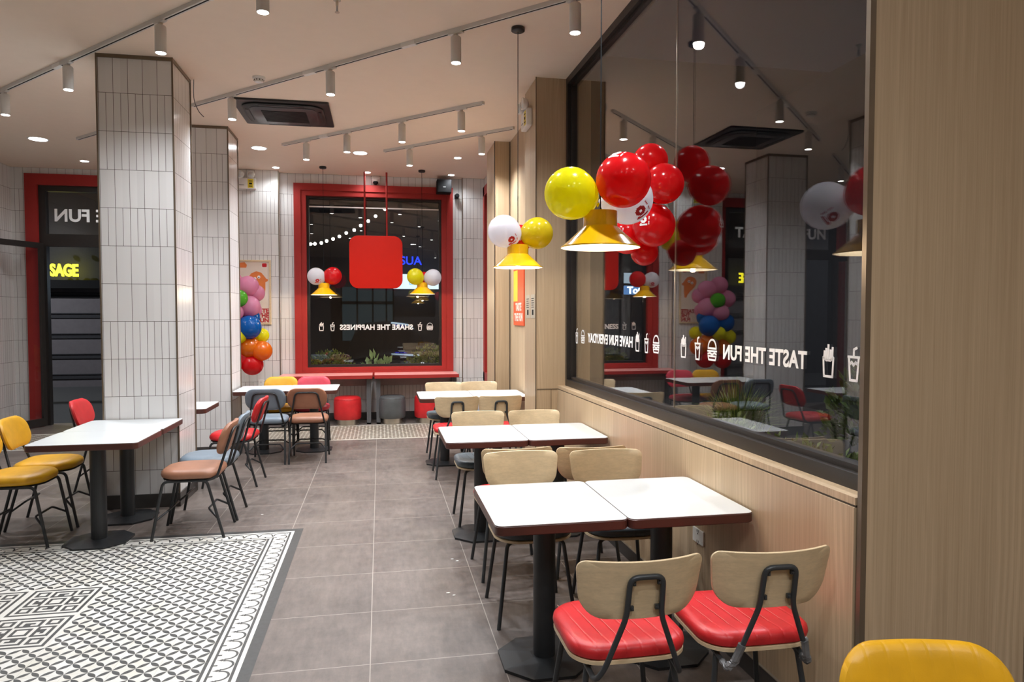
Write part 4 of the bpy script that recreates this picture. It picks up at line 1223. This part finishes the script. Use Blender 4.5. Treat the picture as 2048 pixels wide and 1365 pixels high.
# string of bulbs
t = thing('string_lights', 'string of round bulbs rising outside the back window', 'string lights', (0, 14, 0))
bp = [(-1.30, 2.985), (-1.22, 2.99), (-1.10, 3.01), (-1.0, 3.05), (-.88, 3.09), (-.76, 3.14), (-.63, 3.21), (-.48, 3.27), (-.355, 3.36), (-.21, 3.45), (-.07, 3.55), (.11, 3.69)]
b = bmesh.new(); tube(b, [(x, 0, z + .05) for x, z in [(-3.4, 3.0)] + bp + [(2.2, 4.35)]], .004, 5); ob('wire', b, 'black', t)
for x, z in bp:
    b = bmesh.new(); bmesh.ops.create_icosphere(b, subdivisions=2, radius=.030, matrix=Matrix.Translation((x, 0, z))); ob('bulb', b, 'fairy', t, True)
for x, z in ((-3.4, 3.1), (2.2, 4.4)):
    b = bmesh.new(); tube(b, [(x, 0, -.15), (x, 0, z)], .03, 8); ob('post', b, 'black', t)
# car seen end-on
t = thing('parked_car', 'dark parked car outside the back window', 'car', (.15, 13.9, -.15))
b = bmesh.new(); rings = []
sec = [(0, .55, .60, .75), (.15, .80, .86, .95), (1.1, .88, .88, 1.05), (1.6, .70, .88, 1.45), (2.2, .66, .88, 1.62), (3.4, .64, .88, 1.60), (4.1, .72, .86, 1.15), (4.4, .75, .80, 1.0)]
for y, wt, wb, h in sec:
    pr = [(-wb, .3), (-wb - .03, .6), (-wb, .95 if h > 1 else h * .8), (-wt, max(h - .12, .6)), (-wt * .7, h - .02), (0, h + .02), (wt * .7, h - .02), (wt, max(h - .12, .6)), (wb, .95 if h > 1 else h * .8), (wb + .03, .6), (wb, .3)]
    rings.append([b.verts.new((x, y, z)) for x, z in pr])
for A_, C_ in zip(rings, rings[1:]):
    for k in range(len(A_)): b.faces.new((A_[k], A_[(k + 1) % len(A_)], C_[(k + 1) % len(A_)], C_[k]))
b.faces.new(rings[0]); b.faces.new(rings[-1][::-1]); ob('car_body', b, 'car_paint', t, True)
for sx in (-1, 1):
    for y in (.85, 3.5):
        b = bmesh.new(); lathe(b, [(.25, -.1), (.33, -.09), (.33, .09), (.25, .1)], 24); xf(b, Matrix.Translation((sx * .82, y, .33)) @ Matrix.Rotation(PI / 2, 4, 'Y')); ob('wheel', b, 'black', t, True)
    ob('headlight', B((sx * .62 - .13, sx * .62 + .13, .02, .14, .62, .72)), 'clear', t)
# plants
def leaves(c, rad, n, ls, up=0.0):
    b = bmesh.new()
    for _ in range(n):
        a = random.uniform(0, 2 * PI); e = random.uniform(-.2, 1); rr = random.uniform(.55, 1)
        d = Vector((math.cos(a) * math.sqrt(max(0, 1 - e * e)), math.sin(a) * math.sqrt(max(0, 1 - e * e)), e))
        p = Vector(c) + Vector((d.x * rad[0], d.y * rad[1], d.z * rad[2])) * rr
        u = (d + Vector((random.uniform(-.7, .7), random.uniform(-.7, .7), random.uniform(-.3, .8) + up))).normalized(); s = u.orthogonal().normalized()
        s = (Matrix.Rotation(random.uniform(0, 6.28), 3, u) @ s)
        l = ls * random.uniform(.7, 1.3); w_ = l * .28; nn = u.cross(s) * l * .08
        b.faces.new([b.verts.new(q) for q in (p, p + u * l * .5 + s * w_ + nn, p + u * l, p + u * l * .5 - s * w_ + nn)])
    return b
def grass(c, rad, n, h):
    b = bmesh.new()
    for _ in range(n):
        a = random.uniform(0, 6.28); lean = random.uniform(.05, 1); d = Vector((math.cos(a), math.sin(a), 0)); s = Vector((-d.y, d.x, 0)) * .009
        r0 = random.uniform(0, .25) * rad; hh = h * random.uniform(.6, 1)
        p0 = Vector(c) + d * r0; p1 = p0 + d * lean * rad * .45 + Vector((0, 0, hh * .65)); p2 = p0 + d * lean * rad + Vector((0, 0, hh * (1 - .35 * lean)))
        v = [b.verts.new(q) for q in (p0 - s, p0 + s, p1 + s * .8, p1 - s * .8, p2)]
        b.faces.new((v[0], v[1], v[2], v[3])); b.faces.new((v[3], v[2], v[4]))
    return b
def plant(name, lab, cat, c, bm_, m, stem=0.0, grp='plants outside the windows'):
    t = thing(name, lab, cat, c, 0, grp)
    ob('foliage', bm_, m, t)
    if stem:
        b = bmesh.new(); tube(b, [(0, 0, 0), (.02, 0, stem)], .02, 6); ob('stem', b, 'soil', t)
    return t
plant('ornamental_grass', 'tuft of long grass lit outside the big window', 'plant', (3.75, 6.9, .0), grass((0, 0, 0), .60, 420, 1.05), 'leaf')
plant('shrub', 'low round shrub beside the grass tuft outside the big window', 'plant', (3.1, 5.9, .0), leaves((0, 0, .35), (.35, .35, .35), 500, .07), 'leaf', .3)
plant('shrub', 'dark leafy shrub outside the near end of the big window', 'plant', (4.3, 5.4, .0), leaves((0, 0, .6), (.45, .45, .65), 900, .09, .5), 'leaf_dark', .5)
plant('shrub', 'second dark shrub close to the near end of the big window', 'plant', (3.6, 3.9, .0), leaves((0, 0, .5), (.45, .45, .5), 900, .08, .5), 'leaf_dark', .4)
plant('hedge', 'low green hedge along the outer sill of the big window', 'hedge', (2.45, 3.6, .0), leaves((0, 0, .45), (.22, 1.2, .42), 2600, .06), 'leaf_dark', .3)
plant('shrub', 'rounded hedge bush at the lower left of the back window', 'plant', (-.85, 12.3, .38), leaves((0, 0, .22), (.45, .35, .42), 1400, .05), 'leaf', .25)
plant('shrub', 'rounded hedge bush at the lower right of the back window', 'plant', (.95, 12.5, .38), leaves((0, 0, .25), (.55, .35, .45), 1600, .05), 'leaf', .25)
plant('leafy_plant', 'bright pale leaved plant at the foot of the back window', 'plant', (-.05, 11.85, .38), leaves((0, 0, .32), (.20, .10, .22), 40, .15, .6), 'leaf_pale', .35)
tag(ob('planter_box', B((-1.4, 1.6, 11.6, 13.0, -.15, .38)), 'stone'), 'long stone planter under the back window', 'planter')
# dark hoarding with faint words beyond the big window
t = thing('dark_hoarding', 'dark hoarding with faint grey words beyond the big window', 'sign', (0, 0, 0))
ob('board', B((8.0, 8.1, 2.0, 14.0, -.15, 6.0)), 'facade', t)
for s_, y_, z_, h_ in (('NGÀY BAY, GIỜI TH', 9.2, 1.78, .30), ('NINH BÌNH', 8.9, 1.42, .17)):
    q = text_bm(s_, h_, off=.0, ext=.002); xf(q, Matrix.Translation((7.99, y_, z_)) @ Matrix.Rotation(-PI / 2, 4, 'Z') @ Matrix.Rotation(PI / 2, 4, 'X')); ob('faint_lettering', q, 'faint_text', t)
# added street lamps for outdoor fill light: posts outside, heads above the view
for x, y, h, e, lab in ((-9.5, 15.5, 6.5, 900, 'added tall street lamp outside the left bay'), (6.8, 6.5, 7.2, 480, 'added tall street lamp outside the big window'), (3.8, 14.5, 7.0, 260, 'added tall street lamp beyond the back window')):
    t = thing('added_street_lamp', lab, 'street lamp', (x, y, -.15), 0, 'added street lamps outside')
    b = bmesh.new(); tube(b, [(0, 0, 0), (0, 0, h), (-.5, 0, h + .3), (-1.2, 0, h + .35)], .05, 10, .2); ob('lamp_post', b, 'black', t, True)
    ob('lamp_head', B((-1.5, -.95, -.12, .12, h + .32, h + .42)), 'black', t)
    ob('lamp_lens', B((-1.45, -1.0, -.09, .09, h + .30, h + .32)), 'street_spot', t)
    l = D.lights.new('lamp_light', 'SPOT'); l.energy = e; l.spot_size = 2.3; l.spot_blend = .6; l.shadow_soft_size = .08; l.color = (.88, .92, 1.0)
    lo = D.objects.new('lamp_light', l); COL.objects.link(lo); lo.parent = t; lo.location = (-1.22, 0, h + .2)

bpy.context.view_layer.update()
